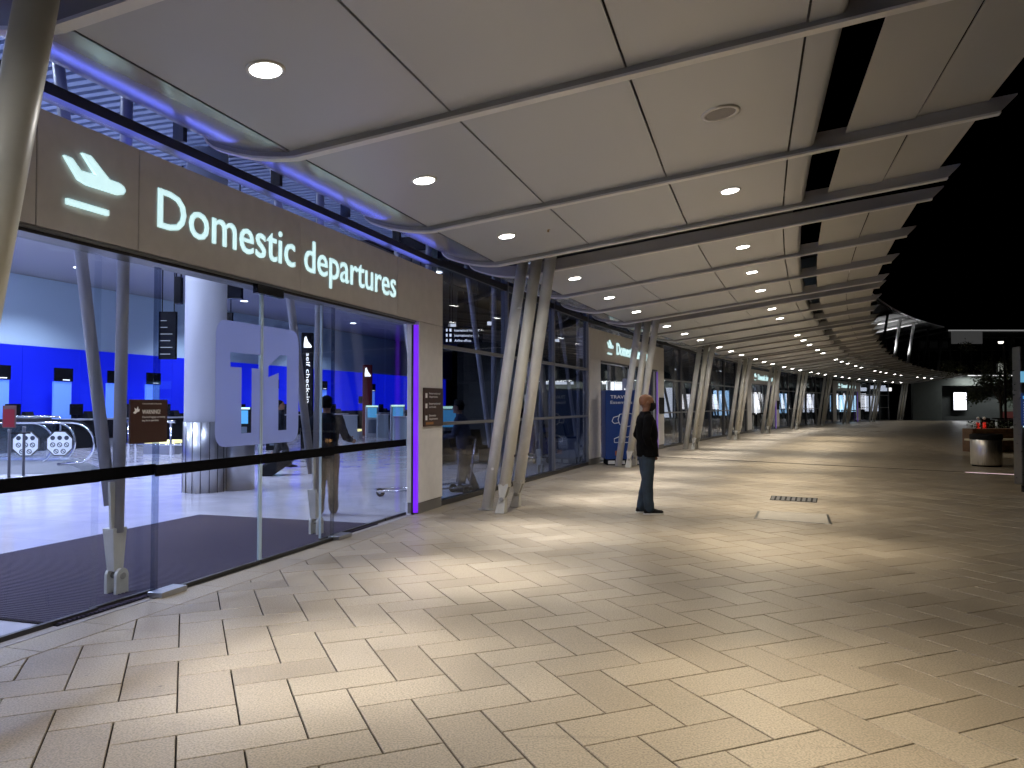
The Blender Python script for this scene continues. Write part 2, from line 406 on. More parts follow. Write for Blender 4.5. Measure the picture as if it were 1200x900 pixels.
m.build('far_indoor_floor', mat('far_floor_stone', (.34, .33, .36), .15), kind='structure')

# the departures hall behind the first entrance (bay-local: x along, y inward)
HW = 6.3
hall = thing('hall_back_wall', (o.x, o.y, 0), ang, label='long indoor back wall with glowing blue band behind the check in desks', cat='wall')
D0 = 20.5
MB().box(-14, 60, D0, D0 + .3, 3.75, HW).build('upper_wall', UPWALL, hall)
MB().box(-14, 60, D0 + .01, D0 + .3, 0, 1.2).build('lower_wall', BLACKM, hall)
for i in range(29):
    MB().box(-14 + i * 2.5 + .012, -11.5 + i * 2.5 - .012, D0 - .02, D0 + .25, 1.2, 3.745).build('blue_panel', BLUEWALL, hall)
hc = thing('hall_ceiling', (o.x, o.y, HW), ang, kind='structure')
MB().box(-14, 20, -.0, 6.5, .30, .40).build('slat_backing', BLACKM, hc)
m = MB()
for i in range(150):
    x = -13 + i * .2; m.box(x, x + .11, .15, 6.5, 0, .16)
m.build('ceiling_slat', SLAT, hc, kind='stuff')
MB().box(-14, 60, 6.55, D0 + .3, .02, .3).build('ceiling_sheet', CEILG, hc)
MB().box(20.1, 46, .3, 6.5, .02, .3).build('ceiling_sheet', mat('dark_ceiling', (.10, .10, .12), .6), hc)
MB().box(-14.2, -14, -.3, D0, 0, HW + .3).build('hall_end_wall', UPWALL, thing('hall_side_wall', (o.x, o.y, 0), ang, label='plain pale wall closing the left end of the departures hall', cat='wall'))
MB().hexa([(16, 3.2, 0), (52, 19.4, 0), (52, 19.7, 0), (16, 3.5, 0)][::1], [(16, 3.2, 6.3), (52, 19.4, 6.3), (52, 19.7, 6.3), (16, 3.5, 6.3)]).build('partition_panel', mat('dark_teal_partition', (.035, .05, .055), .5), thing('hall_partition', (o.x, o.y, 0), ang, label='dark teal partition wall indoors behind the tall window bay', cat='wall'))
# back wall + ceiling of far bays
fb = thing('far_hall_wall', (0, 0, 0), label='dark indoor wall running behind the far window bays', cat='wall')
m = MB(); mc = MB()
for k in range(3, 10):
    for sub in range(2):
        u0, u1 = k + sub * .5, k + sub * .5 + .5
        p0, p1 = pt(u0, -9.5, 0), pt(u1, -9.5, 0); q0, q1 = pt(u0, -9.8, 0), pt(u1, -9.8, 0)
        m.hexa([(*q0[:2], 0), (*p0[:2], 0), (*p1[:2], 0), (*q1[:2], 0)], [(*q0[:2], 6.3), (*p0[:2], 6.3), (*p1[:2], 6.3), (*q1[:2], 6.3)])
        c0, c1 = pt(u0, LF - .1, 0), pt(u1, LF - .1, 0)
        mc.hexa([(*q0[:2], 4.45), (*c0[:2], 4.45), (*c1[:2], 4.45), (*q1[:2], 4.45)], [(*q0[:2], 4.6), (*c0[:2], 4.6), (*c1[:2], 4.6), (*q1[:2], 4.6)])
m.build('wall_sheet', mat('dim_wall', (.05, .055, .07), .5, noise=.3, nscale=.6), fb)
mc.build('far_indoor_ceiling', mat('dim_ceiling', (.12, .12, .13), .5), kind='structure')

# ------------------------------------------------------------------ glazed bays and entrances
def glazed_bay(k, label, glass):
    o, ang, W = bay(k); t = thing('glazed_wall', (o.x, o.y, 0), ang, label=label, cat='window wall')
    zs = [(.08, 1.27), (1.32, 2.50), (2.56, 3.80), (3.92, 4.95), (5.0, 6.15)] if k < 4 else [(.08, 1.27), (1.32, 2.50), (2.56, 3.80)]
    nc = 3; st = W / nc
    for i in range(nc):
        for z0, z1 in zs:
            MB().box(i * st + .03, (i + 1) * st - .03, .02, .035, z0, z1).build('pane', glass, t)
    MB().box(.0, W, -.03, .09, 0, .08).build('sill', DARKM, t)
    top = zs[-1][1]
    for i in range(nc + 1):
        if i == 0 and k == 1: continue
        MB().box(i * st - .03, i * st + .03, -.045, .10, .081, top + .05).build('mullion', MULL, t)
    for i in range(nc):
        for z, h in ((1.27, .05), (2.50, .06), (3.80, .12)) + (((4.95, .05), (6.15, .1)) if k < 4 else ()):
            MB().box(i * st + .031, (i + 1) * st - .031, -.03, .07, z + .0005, z + h - .0005).build('transom', DARKM if h > .1 else MULL, t)
    return t
PLANE = [(0, .80), (.12, .79), (.25, .58), (.50, .60), (.27, 1.0), (.41, 1.0), (.72, .60), (.88, .60), (.965, .55), (1, .46), (.97, .37), (.88, .31), (.36, .30), (.22, .36)]
def poly_sign(poly, x0, z0, sx, sz, y0, y1, name, m, parent):
    mb = MB(); mb.prism(poly, lambda u, v: (x0 + u * sx, y1, z0 + v * sz), lambda u, v: (x0 + u * sx, y0, z0 + v * sz)); return mb.build(name, m, parent)
def entrance(k, label, near=False, small=False):
    o, ang, W = bay(k); t = thing('entrance_portal', (o.x, o.y, 0), ang, label=label, cat='entrance')
    e = W
    seams = [0, e - 7.22, e - 6.30, e - 4.0, e - 1.62, e]
    for a, b in zip(seams, seams[1:]):
        MB().box(a + .004, b - .004, -.07, .22, 2.83, 3.65).build('fascia_panel', STONE, t, bevel=.003 if near else 0)
    MB().box(.01, e - .01, -.062, .20, 2.84, 3.64).build('fascia_frame', DARKM, t)
    MB().box(1.0, e - 1.0, -.05, .16, 2.775, 2.828).build('door_track', DARKM, t)
    MB().box(1.0, e - 1.0, -.075, -.055, 2.80, 2.822).build('track_trim', MULL, t)
    for a, b in ((0, .96), (e - .9, e)):
        p = MB().box(a + .002, b - .002, -.07, .12, .16, 2.822).build('pier', STONE, t, bevel=.003 if near else 0)
        MB().box(a + .012, b - .012, -.06, .11, .0, .16).build('plinth', STONE_DK, p)
    MB().box(e - .965, e - .92, -.02, .02, 0, 2.77).build('led_channel', DARKM, t)
    MB().box(e - .980, e - .936, -.080, -.021, .03, 2.765).build('led_strip', PURPLE if near else mat('dim_purple', (.3, .2, .6), .5, emis=(.2, .1, .5), estr=.3), t)
    # clerestory strip, transom and high panes
    n = 6; st = W / n
    for i in range(n):
        MB().box(i * st + .01, (i + 1) * st - .01, .02, .035, 3.655, 3.775).build('low_clerestory_pane', GLASS, t)
        MB().box(i * st + .03, (i + 1) * st - .03, .02, .035, 3.905, 6.15).build('clerestory_pane', GLASS if near else GLASSD, t)
        MB().box(i * st - .025, i * st + .025, -.02, .09, 3.905, 6.2).build('mullion', DARKM if i % 2 else MULLB, t)
    MB().box(0, W, -.045, .10, 3.785, 3.87).build('transom', DARKM, t)
    if near or k == -1:
        for i in range(n):
            MB().box(i * st + .12, (i + 1) * st - .12, .10, .18, 3.652, 3.70).build('added_blue_strip', mat('added_blue_glow', (.1, .12, .9), .5, emis=(.16, .20, 1), estr=6.5), t)  # glowing strip added to put a blue reflection on the bullnose
    # glass doors and side lights
    c = e - 4.58
    panes = [(1.0, c - 1.42 - .5, .09), (c - 1.95, c - 1.30, .12), (c - 1.42, c - .012, .0), (c + .012, c + 1.42, .0), (c + 1.28, c + 2.91, .09), (c + 2.935, e - 1.0, .09)]
    for i, (a, b, y) in enumerate(panes):
        nm = 'sliding_door' if i in (2, 3) else 'side_light'
        p = MB().box(a, b, y, y + .012, .03, 2.77).build(nm, GLASS, t)
        MB().box(a, b, y - .006, y + .018, 1.0, 1.095).build('black_band', BLACKBAND, p)
        MB().box(a, b, y - .012, y + .024, .0, .035).build('bottom_rail', DARKM, p)
        if i in (2, 3, 4):
            ed = a if i != 2 else b
            MB().box(ed - .008, ed + .008, y - .007, y + .019, .036, .999).box(ed - .008, ed + .008, y - .007, y + .019, 1.096, 2.768).build('edge_trim', mat('pale_edge', (.5, .62, .7), .3), p)
    for a in (c - 1.42, c + 1.42):
        MB().box(a + .0, a + .07, .035, .047, .04, 2.76).build('glass_fin', GLASSD, t)
        MB().box(a - .02, a + .28, -.09, .06, .001, .045).build('floor_guide', STEEL, t, bevel=.004)
    MB().box(c - .22, c + .22, -.11, -.052, 2.70, 2.79).build('door_sensor', BLACK, t)
    # lettering
    body = 'Domestic departures'
    x0, wd = e - 6.10, 4.42
    BO = .002
    if near:
        base = text_mesh(body, 0, BO); xs = [v.co.x for v in base.vertices]; X0, X1 = min(xs), max(xs); sc = wd / (X1 - X0)
        glyph = {}
        for i, ch in enumerate(body):
            if ch == ' ': continue
            pre = text_mesh(body[:i + 1], 0, BO); right = max(v.co.x for v in pre.vertices)
            g = text_mesh(ch, .5, BO); gr = max(v.co.x for v in g.vertices)
            for v in g.vertices:
                v.co = (x0 + (v.co.x - gr + right - X0) * sc, -.076 + v.co.z * .008, 3.07 + v.co.y * .33 / .7 * (1.0 if ch == 'D' else 1.09))
            g.materials.clear(); g.materials.append(LITSIGN)
            lo = bpy.data.objects.new('letter', g); COL.objects.link(lo); lo.parent = t
    else:
        write(body, 'lettering', LITSIGN, t, x0, 3.075, wd, .345, -.085, depth=.01, bold=.012)
    poly_sign(PLANE, e - 7.02, 3.12, .56, .32, -.095, -.071, 'plane_symbol', LITSIGN, t)
    MB().box(e - 6.99, e - 6.62, -.095, -.071, 3.035, 3.075).build('symbol_bar', LITSIGN, t)
    # frosted T1 film
    if near or k == 2:
        cv = bpy.data.curves.new('f', 'CURVE'); cv.dimensions = '2D'; cv.fill_mode = 'BOTH'; cv.extrude = .001
        def spl(pts):
            s = cv.splines.new('POLY'); s.points.add(len(pts) - 1); s.use_cyclic_u = True
            for q, (x, y) in zip(s.points, pts): q.co = (x, y, 0, 1)
        w2, h0, h1, r = .68, 1.20, 2.40, .14
        rr = []
        for (cx, cy, a0) in ((w2 - r, h1 - r, 0), (-w2 + r, h1 - r, 90), (-w2 + r, h0 + r, 180), (w2 - r, h0 + r, 270)):
            for q in range(7):
                an = math.radians(a0 + q * 15); rr.append((cx + r * math.cos(an), cy + r * math.sin(an)))
        spl(rr)
        spl([(-.47, 2.10), (-.47, 1.96), (-.30, 1.96), (-.30, 1.32), (-.14, 1.32), (-.14, 1.96), (.03, 1.96), (.03, 2.10)][::-1])
        spl([(.30, 2.12), (.30, 1.33), (.45, 1.33), (.45, 2.12), (.34, 2.12), (.12, 1.99), (.12, 1.88)][::-1][:0] or [(.46, 2.12), (.46, 1.33), (.31, 1.33), (.31, 1.93), (.13, 1.88), (.13, 1.99), (.33, 2.12)])
        oo = bpy.data.objects.new('f', cv); COL.objects.link(oo)
        me = bpy.data.meshes.new_from_object(oo.evaluated_get(bpy.context.evaluated_depsgraph_get())); bpy.data.objects.remove(oo)
        for v in me.vertices: v.co = (c + v.co.x - .02, -.004 + v.co.z, v.co.y)
        me.materials.clear(); me.materials.append(FROST)
        fo = bpy.data.objects.new('frosted_film', me); COL.objects.link(fo); fo.parent = t
    # directory plate on the pier
    pl = MB().box(e - .76, e - .04, -.095, -.071, 1.27, 1.85).build('directory_plate', SIGNBR if near else BLACKM, t)
    if near:
        for q, (s_, z_) in enumerate((('International', 1.755), ('departures', 1.705), ('International', 1.60), ('arrivals', 1.55), ('Domestic', 1.42), ('departures', 1.37))):
            write(s_, 'plate_text', SIGNWH, pl, e - .58, z_, .045 * len(s_) * .72, .030, -.0965, depth=.001)
        for z_ in (1.73, 1.575, 1.395):
            MB().box(e - .72, e - .65, -.0975, -.0955, z_ - .03, z_ + .04).build('plate_symbol', SIGNWH, pl)
        MB().box(e - .70, e - .42, -.0975, -.0955, 1.30, 1.335).build('plate_symbol', mat('ochre_print', (.35, .16, .05), .6), pl)
    return t

p1 = entrance(0, 'nearest entrance portal with large lit Domestic departures sign and frosted T1 glass doors', near=True)
entrance(-1, 'entrance portal bay behind the nearest column at the left edge')
entrance(2, 'second entrance portal behind the standing man, smaller lit sign half hidden by columns')
entrance(5, 'third entrance portal far along the glazing with tiny lit sign', small=True)
entrance(8, 'fourth entrance portal far off in the dark beyond the seventh column cluster', small=True)
gl = {1: 'tall window wall between the nearest entrance and the second entrance', 3: 'window wall just beyond the second entrance portal, right of the standing man',
      4: 'window wall ending at the left side of the third entrance portal', 6: 'window wall just beyond the third entrance portal',
      7: 'far window wall before the fourth entrance portal', 9: 'farthest window wall meeting the end building with the lit poster'}
for k, lb in gl.items(): glazed_bay(k, lb, GLASSD)

# warning sign on the door glass and its small red tag
o, ang, W = bay(0)
ws = thing('warning_sign', (*bayloc(0, W - 6.05, .06), 0), ang, label='dark brown WARNING! sign fixed to the glass left of the frosted T1 door', cat='sign')
MB().box(-.33, .07, -.03, -.01, 1.29, 1.64).build('sign_plate', SIGNBR, ws, bevel=.003)
write('WARNING!', 'sign_text', SIGNWH, ws, -.21, 1.525, .195, .034, -.0315, depth=.001, bold=.01)
write('Checked luggage screening', 'sign_text', SIGNWH, ws, -.21, 1.492, .25, .016, -.0315, depth=.001)
write('may be in operation.', 'sign_text', SIGNWH, ws, -.21, 1.465, .18, .016, -.0315, depth=.001)
write('Commonwealth of Australia', 'sign_text', SIGNWH, ws, -.21, 1.602, .21, .010, -.0315, depth=.001)
poly_sign([(0, 0), (.3, .3), (.2, .8), (.5, .55), (.7, 1), (.8, .5), (1, .6), (.9, .2), (.6, .1), (.3, -.2)], -.305, 1.535, .07, .05, -.0325, -.0305, 'crest', SIGNWH, ws)

# entrance mat
em = thing('entrance_mat', (*bayloc(0, W - 4.4, -.04), 0), ang, label='dark ribbed entrance mat on the indoor floor behind the glass doors', cat='mat')
MB().box(-2.5, 2.45, .0, 2.85, .001, .010).build('mat_base', MATM, em)
m = MB()
for i in range(122):
    x = -2.47 + i * .0402; m.box(x, x + .021, .01, 2.84, .010, .0165)
m.build('mat_ribs', MATRIB, em, kind='stuff')

# ------------------------------------------------------------------ inner V columns (indoors)
def inner_col(k, a, label):
    o, ang, W = bay(k); q = bayloc(k, a, -.38)
    t = thing('indoor_strut', (q.x, q.y, 0), ang, label=label, cat='column', group='paired struts just inside the glass')
    ztop = 6.28 if k < 3 else 4.44
    MB().tube([(.0, 0, .52), (.06, 0, ztop)], .05, 14).build('leg', ICOL, t)
    MB().tube([(-.03, .05, .75), (-.25, .75, ztop)], .05, 14).build('leg', ICOL, t)
    f = MB(); f.hexa([(-.05, -.02, .20), (.05, -.02, .20), (.05, .06, .20), (-.05, .06, .20)], [(-.075, -.03, .56), (.075, -.03, .56), (.075, .09, .56), (-.075, .09, .56)])
    fo = f.build('foot_bracket', COLW, t, bevel=.006)
    MB().hexa([(-.075, -.012, .56), (.055, -.012, .56), (.055, .012, .56), (-.075, .012, .56)], [(-.10, -.012, .95), (.045, -.012, .95), (.045, .012, .95), (-.10, .012, .95)]).build('gusset', COLW, fo)
    for y in (-.045, .055):
        mm = MB(); n = 10
        prof = [(-.065, 0), (.065, 0), (.065, .16)] + [(.065 * math.cos(math.pi * q / n), .16 + .065 * math.sin(math.pi * q / n)) for q in range(1, n)] + [(-.065, .16)]
        mm.prism(prof, lambda u, v: (u, y + .014, v), lambda u, v: (u, y - .014, v)); mm.build('pin_plate', COLW, fo)
    MB().tube([(0, -.07, .16), (0, .08, .16)], .028, 12).build('pin', BRACK, fo)
for k in range(0, 9):
    for j in range(3):
        if k == 0: lb = ['paired strut just inside the glass at the left of the nearest doors', 'paired strut just inside the doors, left of the frosted T1 panel, on the mat', 'paired strut just inside the doors beside the walking traveller'][j]
        else: lb = '%s paired strut inside the glass of the %s bay from the front' % (ORD[j], ORD[k])
        inner_col(k, [-.1, 2.58, 5.68][j] if k == 0 else [.35, 3.2, 6.1][j], lb)

# ------------------------------------------------------------------ canopy
def ribz(L):
    if L >= 0: return 3.65 + .125 * L
    if L > -.8: return 3.65 + 2.08 - math.sqrt(2.08 ** 2 - L * L)
    x = min((-L - .8) / .10, 1); return 3.81 + .04 * x + .10 * (1 - math.sqrt(max(1 - x * x, 0)))
can = thing('canopy', (*CP[1], 0), label='long curved taupe metal canopy of ribs and panels over the walkway', cat='canopy')
D_ = .0614
fins = []
for k in range(0, 11):
    fins.append((k - D_, 'd')); fins.append((k + D_, 'D'))
    if k < 10: fins.append((k + (.354 if k else .332), 's')); fins.append((k + (.646 if k else .664), 's'))
fins = [(-.646, 's'), (-.354, 's')] + fins; fins.sort()
Ls = [-.90, -.89, -.86, -.8, -.7, -.55, -.4, -.25, -.12, 0, .5, 2, 4.2, 4.35, 5.2, 5.86, 6.0]
def fin(u, typ):
    P, D, N = frame(u); m = MB(); lip = MB()
    th = .028; rings = []; lr = []
    for L in Ls:
        zb = ribz(L); top = zb + (.17 if L < 4.3 else .17 - .02 * (L - 4.3))
        if L > 5.9: zb = top - .012
        q = P + N * L; a = q - D * th; b = q + D * th
        rings.append([(a.x, a.y, zb), (b.x, b.y, zb), (b.x, b.y, top), (a.x, a.y, top)])
        a = q - D * .042; b = q + D * .042
        if L < 5.9: lr.append([(a.x, a.y, zb - .022), (b.x, b.y, zb - .022), (b.x, b.y, zb - .001), (a.x, a.y, zb - .001)])
    m.rings(rings, True, False); lip.rings(lr, True, False)
    r = m.build('rib', RIB, can, world=True)
    lp = lip; ob = lp.build('rib_flange', FLANGE, None); ob.parent = r
    for v in ob.data.vertices: v.co = v.co - Vector((*can.location[:2], 0))
for u, t in fins: fin(u, t)
PL = [-.90, -.895, -.87, -.84, -.8, -.7, -.6, -.5, -.4, -.3, -.2, -.1, -.05]
SEAMS = [-.05, 1.37, 2.73, 3.96]
def sheet(rings, name, m, parent):
    mb = MB(); mb.rings(rings, False, True, close=False); ob = mb.build(name, m, parent, world=True)
    so = ob.modifiers.new('thickness', 'SOLIDIFY'); so.thickness = .014; so.offset = 0; so.use_rim = False; return ob
def strip(u0, u1, Lr, off, m, name, th=.02, gap=.006, parent=can):
    """a sheet spanning two ribs, following Lr sections"""
    P0, Q0, N0 = frame(u0); P1, Q1, N1 = frame(u1); rings = []
    for L in Lr:
        a = P0 + N0 * L + Q0 * .03; b = P1 + N1 * L - Q1 * .03; z = ribz(L) + off
        rings.append([(a.x, a.y, z), (b.x, b.y, z), (b.x, b.y, z + th), (a.x, a.y, z + th)] if len(Lr) <= 3 else [(a.x, a.y, z), (b.x, b.y, z)])
    if len(Lr) <= 3: mb = MB(); mb.rings(rings, True, False); return mb.build(name, m, parent, world=True)
    return sheet(rings, name, m, parent)
cells = []
for (u0, t0), (u1, t1) in zip(fins, fins[1:]):
    double = t0 == 'd'
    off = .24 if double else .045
    M_ = SOFFIT_SHADE if double else SOFFIT
    strip(u0, u1, PL, off if double else .045, SOFFIT_SHADE if double else BULL, 'bullnose_panel')
    for a, b in zip(SEAMS, SEAMS[1:]):
        strip(u0, u1, [a + .009, b - .009], off, M_, 'soffit_panel')
    # rounded outer edge
    L0 = SEAMS[-1]
    P0, Q0, N0 = frame(u0); P1, Q1, N1 = frame(u1); rings = []
    for dL, dz in ((.009, 0), (.19, 0), (.215, .004), (.235, .02), (.245, .045), (.247, .10)):
        L = L0 + dL; z = ribz(L) + off + dz; a = P0 + N0 * L + Q0 * .03; b = P1 + N1 * L - Q1 * .03
        rings.append([(a.x, a.y, z), (b.x, b.y, z)])
    sheet(rings, 'soffit_edge', M_, can)
    if not double:
        cells.append((u0, u1))
        # outer pair of sheets beyond the slot
        for (la, lb, tw) in ((4.50, 5.13, .0), (5.15, 5.76, .02)):
            P0, Q0, N0 = frame(u0); P1, Q1, N1 = frame(u1); rings = []
            for L in (la, lb):
                a = P0 + N0 * L + Q0 * .03; b = P1 + N1 * L - Q1 * .03; z = ribz(L) + .10
                rings.append([(a.x, a.y, z), (b.x, b.y, z + tw), (b.x, b.y, z + tw + .012), (a.x, a.y, z + .012)])
            mb = MB(); mb.rings(rings, True, False); mb.build('outer_sheet', OUTER, can, world=True)
# roof skin above the soffit so the sky does not leak through panel joints
m = MB()
for i in range(len(fins) - 1):
    u0, u1 = fins[i][0], fins[i + 1][0]; a0, a1, b0, b1 = pt(u0, -.5, 0), pt(u1, -.5, 0), pt(u0, 4.1, 0), pt(u1, 4.1, 0)
    m.hexa([(*a0[:2], 4.35), (*b0[:2], 4.75), (*b1[:2], 4.75), (*a1[:2], 4.35)], [(*a0[:2], 4.4), (*b0[:2], 4.8), (*b1[:2], 4.8), (*a1[:2], 4.4)])
m.build('roof_sheet', DARKM, can, world=True)

# downlights
lens_me = MB().lathe([(.098, 0), (.098, .006)], n=20).mesh('lens', LENS)
rim_me = MB().lathe([(.098, .004), (.100, -.006), (.125, -.004), (.127, .006)], n=24, cap=False).mesh('rim', RIM)
dim_me = MB().lathe([(.098, 0), (.098, .006)], n=20).mesh('lens', mat('grille_face', (.30, .28, .26), .6))
def spot(name, W, col, ang, blend=.6, rad=.09):
    L = bpy.data.lights.new(name, 'SPOT'); L.energy = W; L.color = col; L.spot_size = math.radians(ang); L.spot_blend = blend; L.shadow_soft_size = rad; return L
def beam(L, stops):
    """photometric falloff of a downlight: bright core and a weak wide skirt (degrees -> relative intensity)"""
    L.use_nodes = True; n = L.node_tree.nodes; l = L.node_tree.links; em = n['Emission']
    tc = n.new('ShaderNodeTexCoord'); sx = n.new('ShaderNodeSeparateXYZ'); ab = n.new('ShaderNodeMath'); ab.operation = 'ABSOLUTE'
    ac = n.new('ShaderNodeMath'); ac.operation = 'ARCCOSINE'; dv = n.new('ShaderNodeMath'); dv.operation = 'MULTIPLY'; dv.inputs[1].default_value = 2 / math.pi
    cv = n.new('ShaderNodeFloatCurve'); c = cv.mapping.curves[0]
    l.new(tc.outputs['Normal'], sx.inputs[0]); l.new(sx.outputs['Z'], ab.inputs[0]); l.new(ab.outputs[0], ac.inputs[0]); l.new(ac.outputs[0], dv.inputs[0]); l.new(dv.outputs[0], cv.inputs['Value'])
    for i, (d, v) in enumerate(stops):
        if i < 2: c.points[i].location = (d / 90, v)
        else: c.points.new(d / 90, v)
    cv.mapping.update(); l.new(cv.outputs[0], em.inputs['Strength'])
LI = spot('downlight_lamp', INNER_W, (1, .97, .93), 150, .2); LO = spot('downlight_lamp_warm', OUTER_W, (1, .88, .68), 150, .2)
ni = no = 0
beam(LI, [(0, 1), (90, 0), (8, .92), (16, .46), (25, .19), (40, .09), (60, .035), (75, 0)])
beam(LO, [(0, 1), (90, 0), (10, .90), (20, .48), (31, .22), (48, .15), (64, .08), (75, 0)])
LI2 = LI.copy(); LI2.energy = INNER_W * .12; LO2 = LO.copy(); LO2.energy = OUTER_W * .10
for ci, (u0, u1) in enumerate(cells):
    u = (u0 + u1) / 2 - .015
    for row, L in (('inner', .58), ('outer', 3.35)):
        P, D, N = frame(u); z = ribz(L) + .045
        grille = row == 'outer' and ci == 3
        if row == 'outer' and ci > 5 and ci % 3 == 1 and ci % 2 == 0: continue
        if ci == 3 and row == 'outer': u_ = u
        q = P + N * L
        nm = 'speaker_grille' if grille else 'downlight'
        if grille:
            lb = 'round unlit speaker grille set in the canopy soffit near the top right'
            t = thing(nm, (q.x, q.y, z - .002), 0, label=lb, cat='speaker')
            for me in (dim_me, rim_me):
                s_ = link_mesh('grille_face' if me is dim_me else 'rim', me, t, (0, 0, -.006)); s_.scale = (1.3, 1.3, 1); s_.rotation_euler = Matrix((Vector((N.x, N.y, .125)).normalized(), Vector((-N.y, N.x, 0)), Vector((N.x, N.y, .125)).normalized().cross(Vector((-N.y, N.x, 0))))).transposed().to_euler()
            continue
        if row == 'inner': lb = '%s lit round downlight from the front in the canopy row nearest the glass' % ORD[ni]; ni += 1
        else: lb = '%s lit round downlight from the front in the outer canopy row' % ORD[no]; no += 1
        t = thing(nm, (q.x, q.y, z - .002), 0, label=lb, cat='light', group='round downlights in the canopy soffit')
        link_mesh('lens', lens_me, t, (0, 0, -.007)); link_mesh('rim', rim_me, t)
        X = Vector((N.x, N.y, .125)).normalized(); Z = X.cross(Vector((D.x, D.y, 0))).normalized(); Z = Z if Z.z > 0 else -Z; Y = Z.cross(X)
        t.rotation_euler = Matrix((X, Y, Z)).transposed().to_euler()
        lo = bpy.data.objects.new('lamp', (LI if u < 6.3 else LI2) if row == 'inner' else (LO if u < 5.0 else LO2)); COL.objects.link(lo); lo.parent = t; lo.location = (0, 0, -.03)
# small sprinkler
sp = thing('sprinkler', (*pt(.80, 1.1, ribz(1.1) + .05)[:2], ribz(1.1) + .054), label='tiny brass sprinkler head in the soffit beside the second downlight', cat='sprinkler')
MB().lathe([(.03, 0), (.03, -.008), (.012, -.010), (.008, -.03), (.02, -.032), (.0, -.034)], n=12).build('sprinkler_head', mat('brass', (.5, .35, .18), .4, .8), sp)

# ------------------------------------------------------------------ canopy columns
CL = ['thick pale column of the nearest cluster, cut by the left edge of the view', 'three leaning pale columns beside the nearest entrance pier', 'three leaning columns beside the blue vending panel and the standing man']
CL += ['%s cluster of three leaning pale columns along the walkway' % ORD[i] for i in range(3, 12)]
def strut_foot(mb, p0, p1, kind):
    pass
def column(k):
    P, D, N = frame(k); ang = math.atan2(D.y, D.x)
    t = thing('canopy_column', (P.x, P.y, 0), ang, label=CL[k], cat='column', group='clusters of leaning canopy columns')
    # local x = along, local y = inward (outward = -y)
    sp = [((-.13, .33), (.05, -.19), 0), ((-.40, 0), (-.07, -.46), 1), ((.34, .03), (-.10, -.69), 1)]
    if k == 0: sp = [((-.4, .75), (.2, .35), 0), ((-.9, .3), (-.3, -.2), 1), ((-.25, .0), (-.10, -.66), 1)]
    for (x0, y0), (x1, y1), foot in sp:
        zt = ribz(-y1) + .12
        a = Vector((x0, y0, 0)); b = Vector((x1, y1, zt)); d = (b - a).normalized()
        if not foot:
            s_ = MB().tube([a + d * .012, b], .085, 24).build('strut', COLM, t)
            MB().lathe([(.13, .001), (.13, .012), (.09, .012)], (x0, y0, 0), 20).build('base_plate', BRACK, s_)
            e = a + d * .62
            MB().tube([e, e + Vector((-.16, -.06, .02))], .02, 8).build('tie_rod', COLM, s_)
            e = a + d * 3.1
            MB().tube([e, e + Vector((-.12, -.12, 0))], .018, 8).build('tie_rod', COLM, s_)
        else:
            s0 = a + d * .40
            s_ = MB().tube([s0, b], .085, 24).build('strut', COLM if x0 > 0 else mat('warm_column_paint', (.66, .64, .57), .38, noise=.06, nscale=5), t)  # struts on the near side carry a slightly warmer tone
            # fork: two tapered side plates closing in to a pin, then a shoe on the ground
            c0 = a + d * .21
            f = MB()
            wv = Vector((1, 0, 0)); dv = Vector((0, 1, 0))
            for sg in (-1, 1):
                off = wv * (.055 * sg)
                f.hexa([c0 + off - dv * .035 - wv * .012, c0 + off + wv * .012 - dv * .035, c0 + off + wv * .012 + dv * .035, c0 + off - wv * .012 + dv * .035],
                       [s0 + wv * (.07 * sg) - wv * .013 - dv * .08 + d * .03, s0 + wv * (.07 * sg) + wv * .013 - dv * .08 + d * .03, s0 + wv * (.07 * sg) + wv * .013 + dv * .08 + d * .03, s0 + wv * (.07 * sg) - wv * .013 + dv * .08 + d * .03])
            f.build('fork', COLW, s_)
            MB().rings([[c0 + Vector((math.cos(q * math.pi / 6) * r, math.sin(q * math.pi / 6) * r, 0)) for q in range(12)] for c0, r in ((a + d * .20, .040), (a + d * .30, .062), (s0 + d * .01, .082))]).build('taper', BRACK, s_)
            MB().tube([c0 - wv * .085, c0 + wv * .085], .03, 12).build('pin', BRACK, s_)
            sh = MB(); sh.hexa([(x0 - .075, y0 - .075, .001), (x0 + .075, y0 - .075, .001), (x0 + .075, y0 + .075, .001), (x0 - .075, y0 + .075, .001)],
                    [(c0.x - .042, c0.y - .05, c0.z + .02), (c0.x + .042, c0.y - .05, c0.z + .02), (c0.x + .042, c0.y + .05, c0.z + .02), (c0.x - .042, c0.y + .05, c0.z + .02)])
            sh.build('shoe', COLW, s_, bevel=.008)
            e = a + d * .85
            MB().tube([e - Vector((0, .082, 0)), e - Vector((0, .092, 0))], .018, 12).build('bolt', BLACKM, s_)
for k in range(0, 11): column(k)

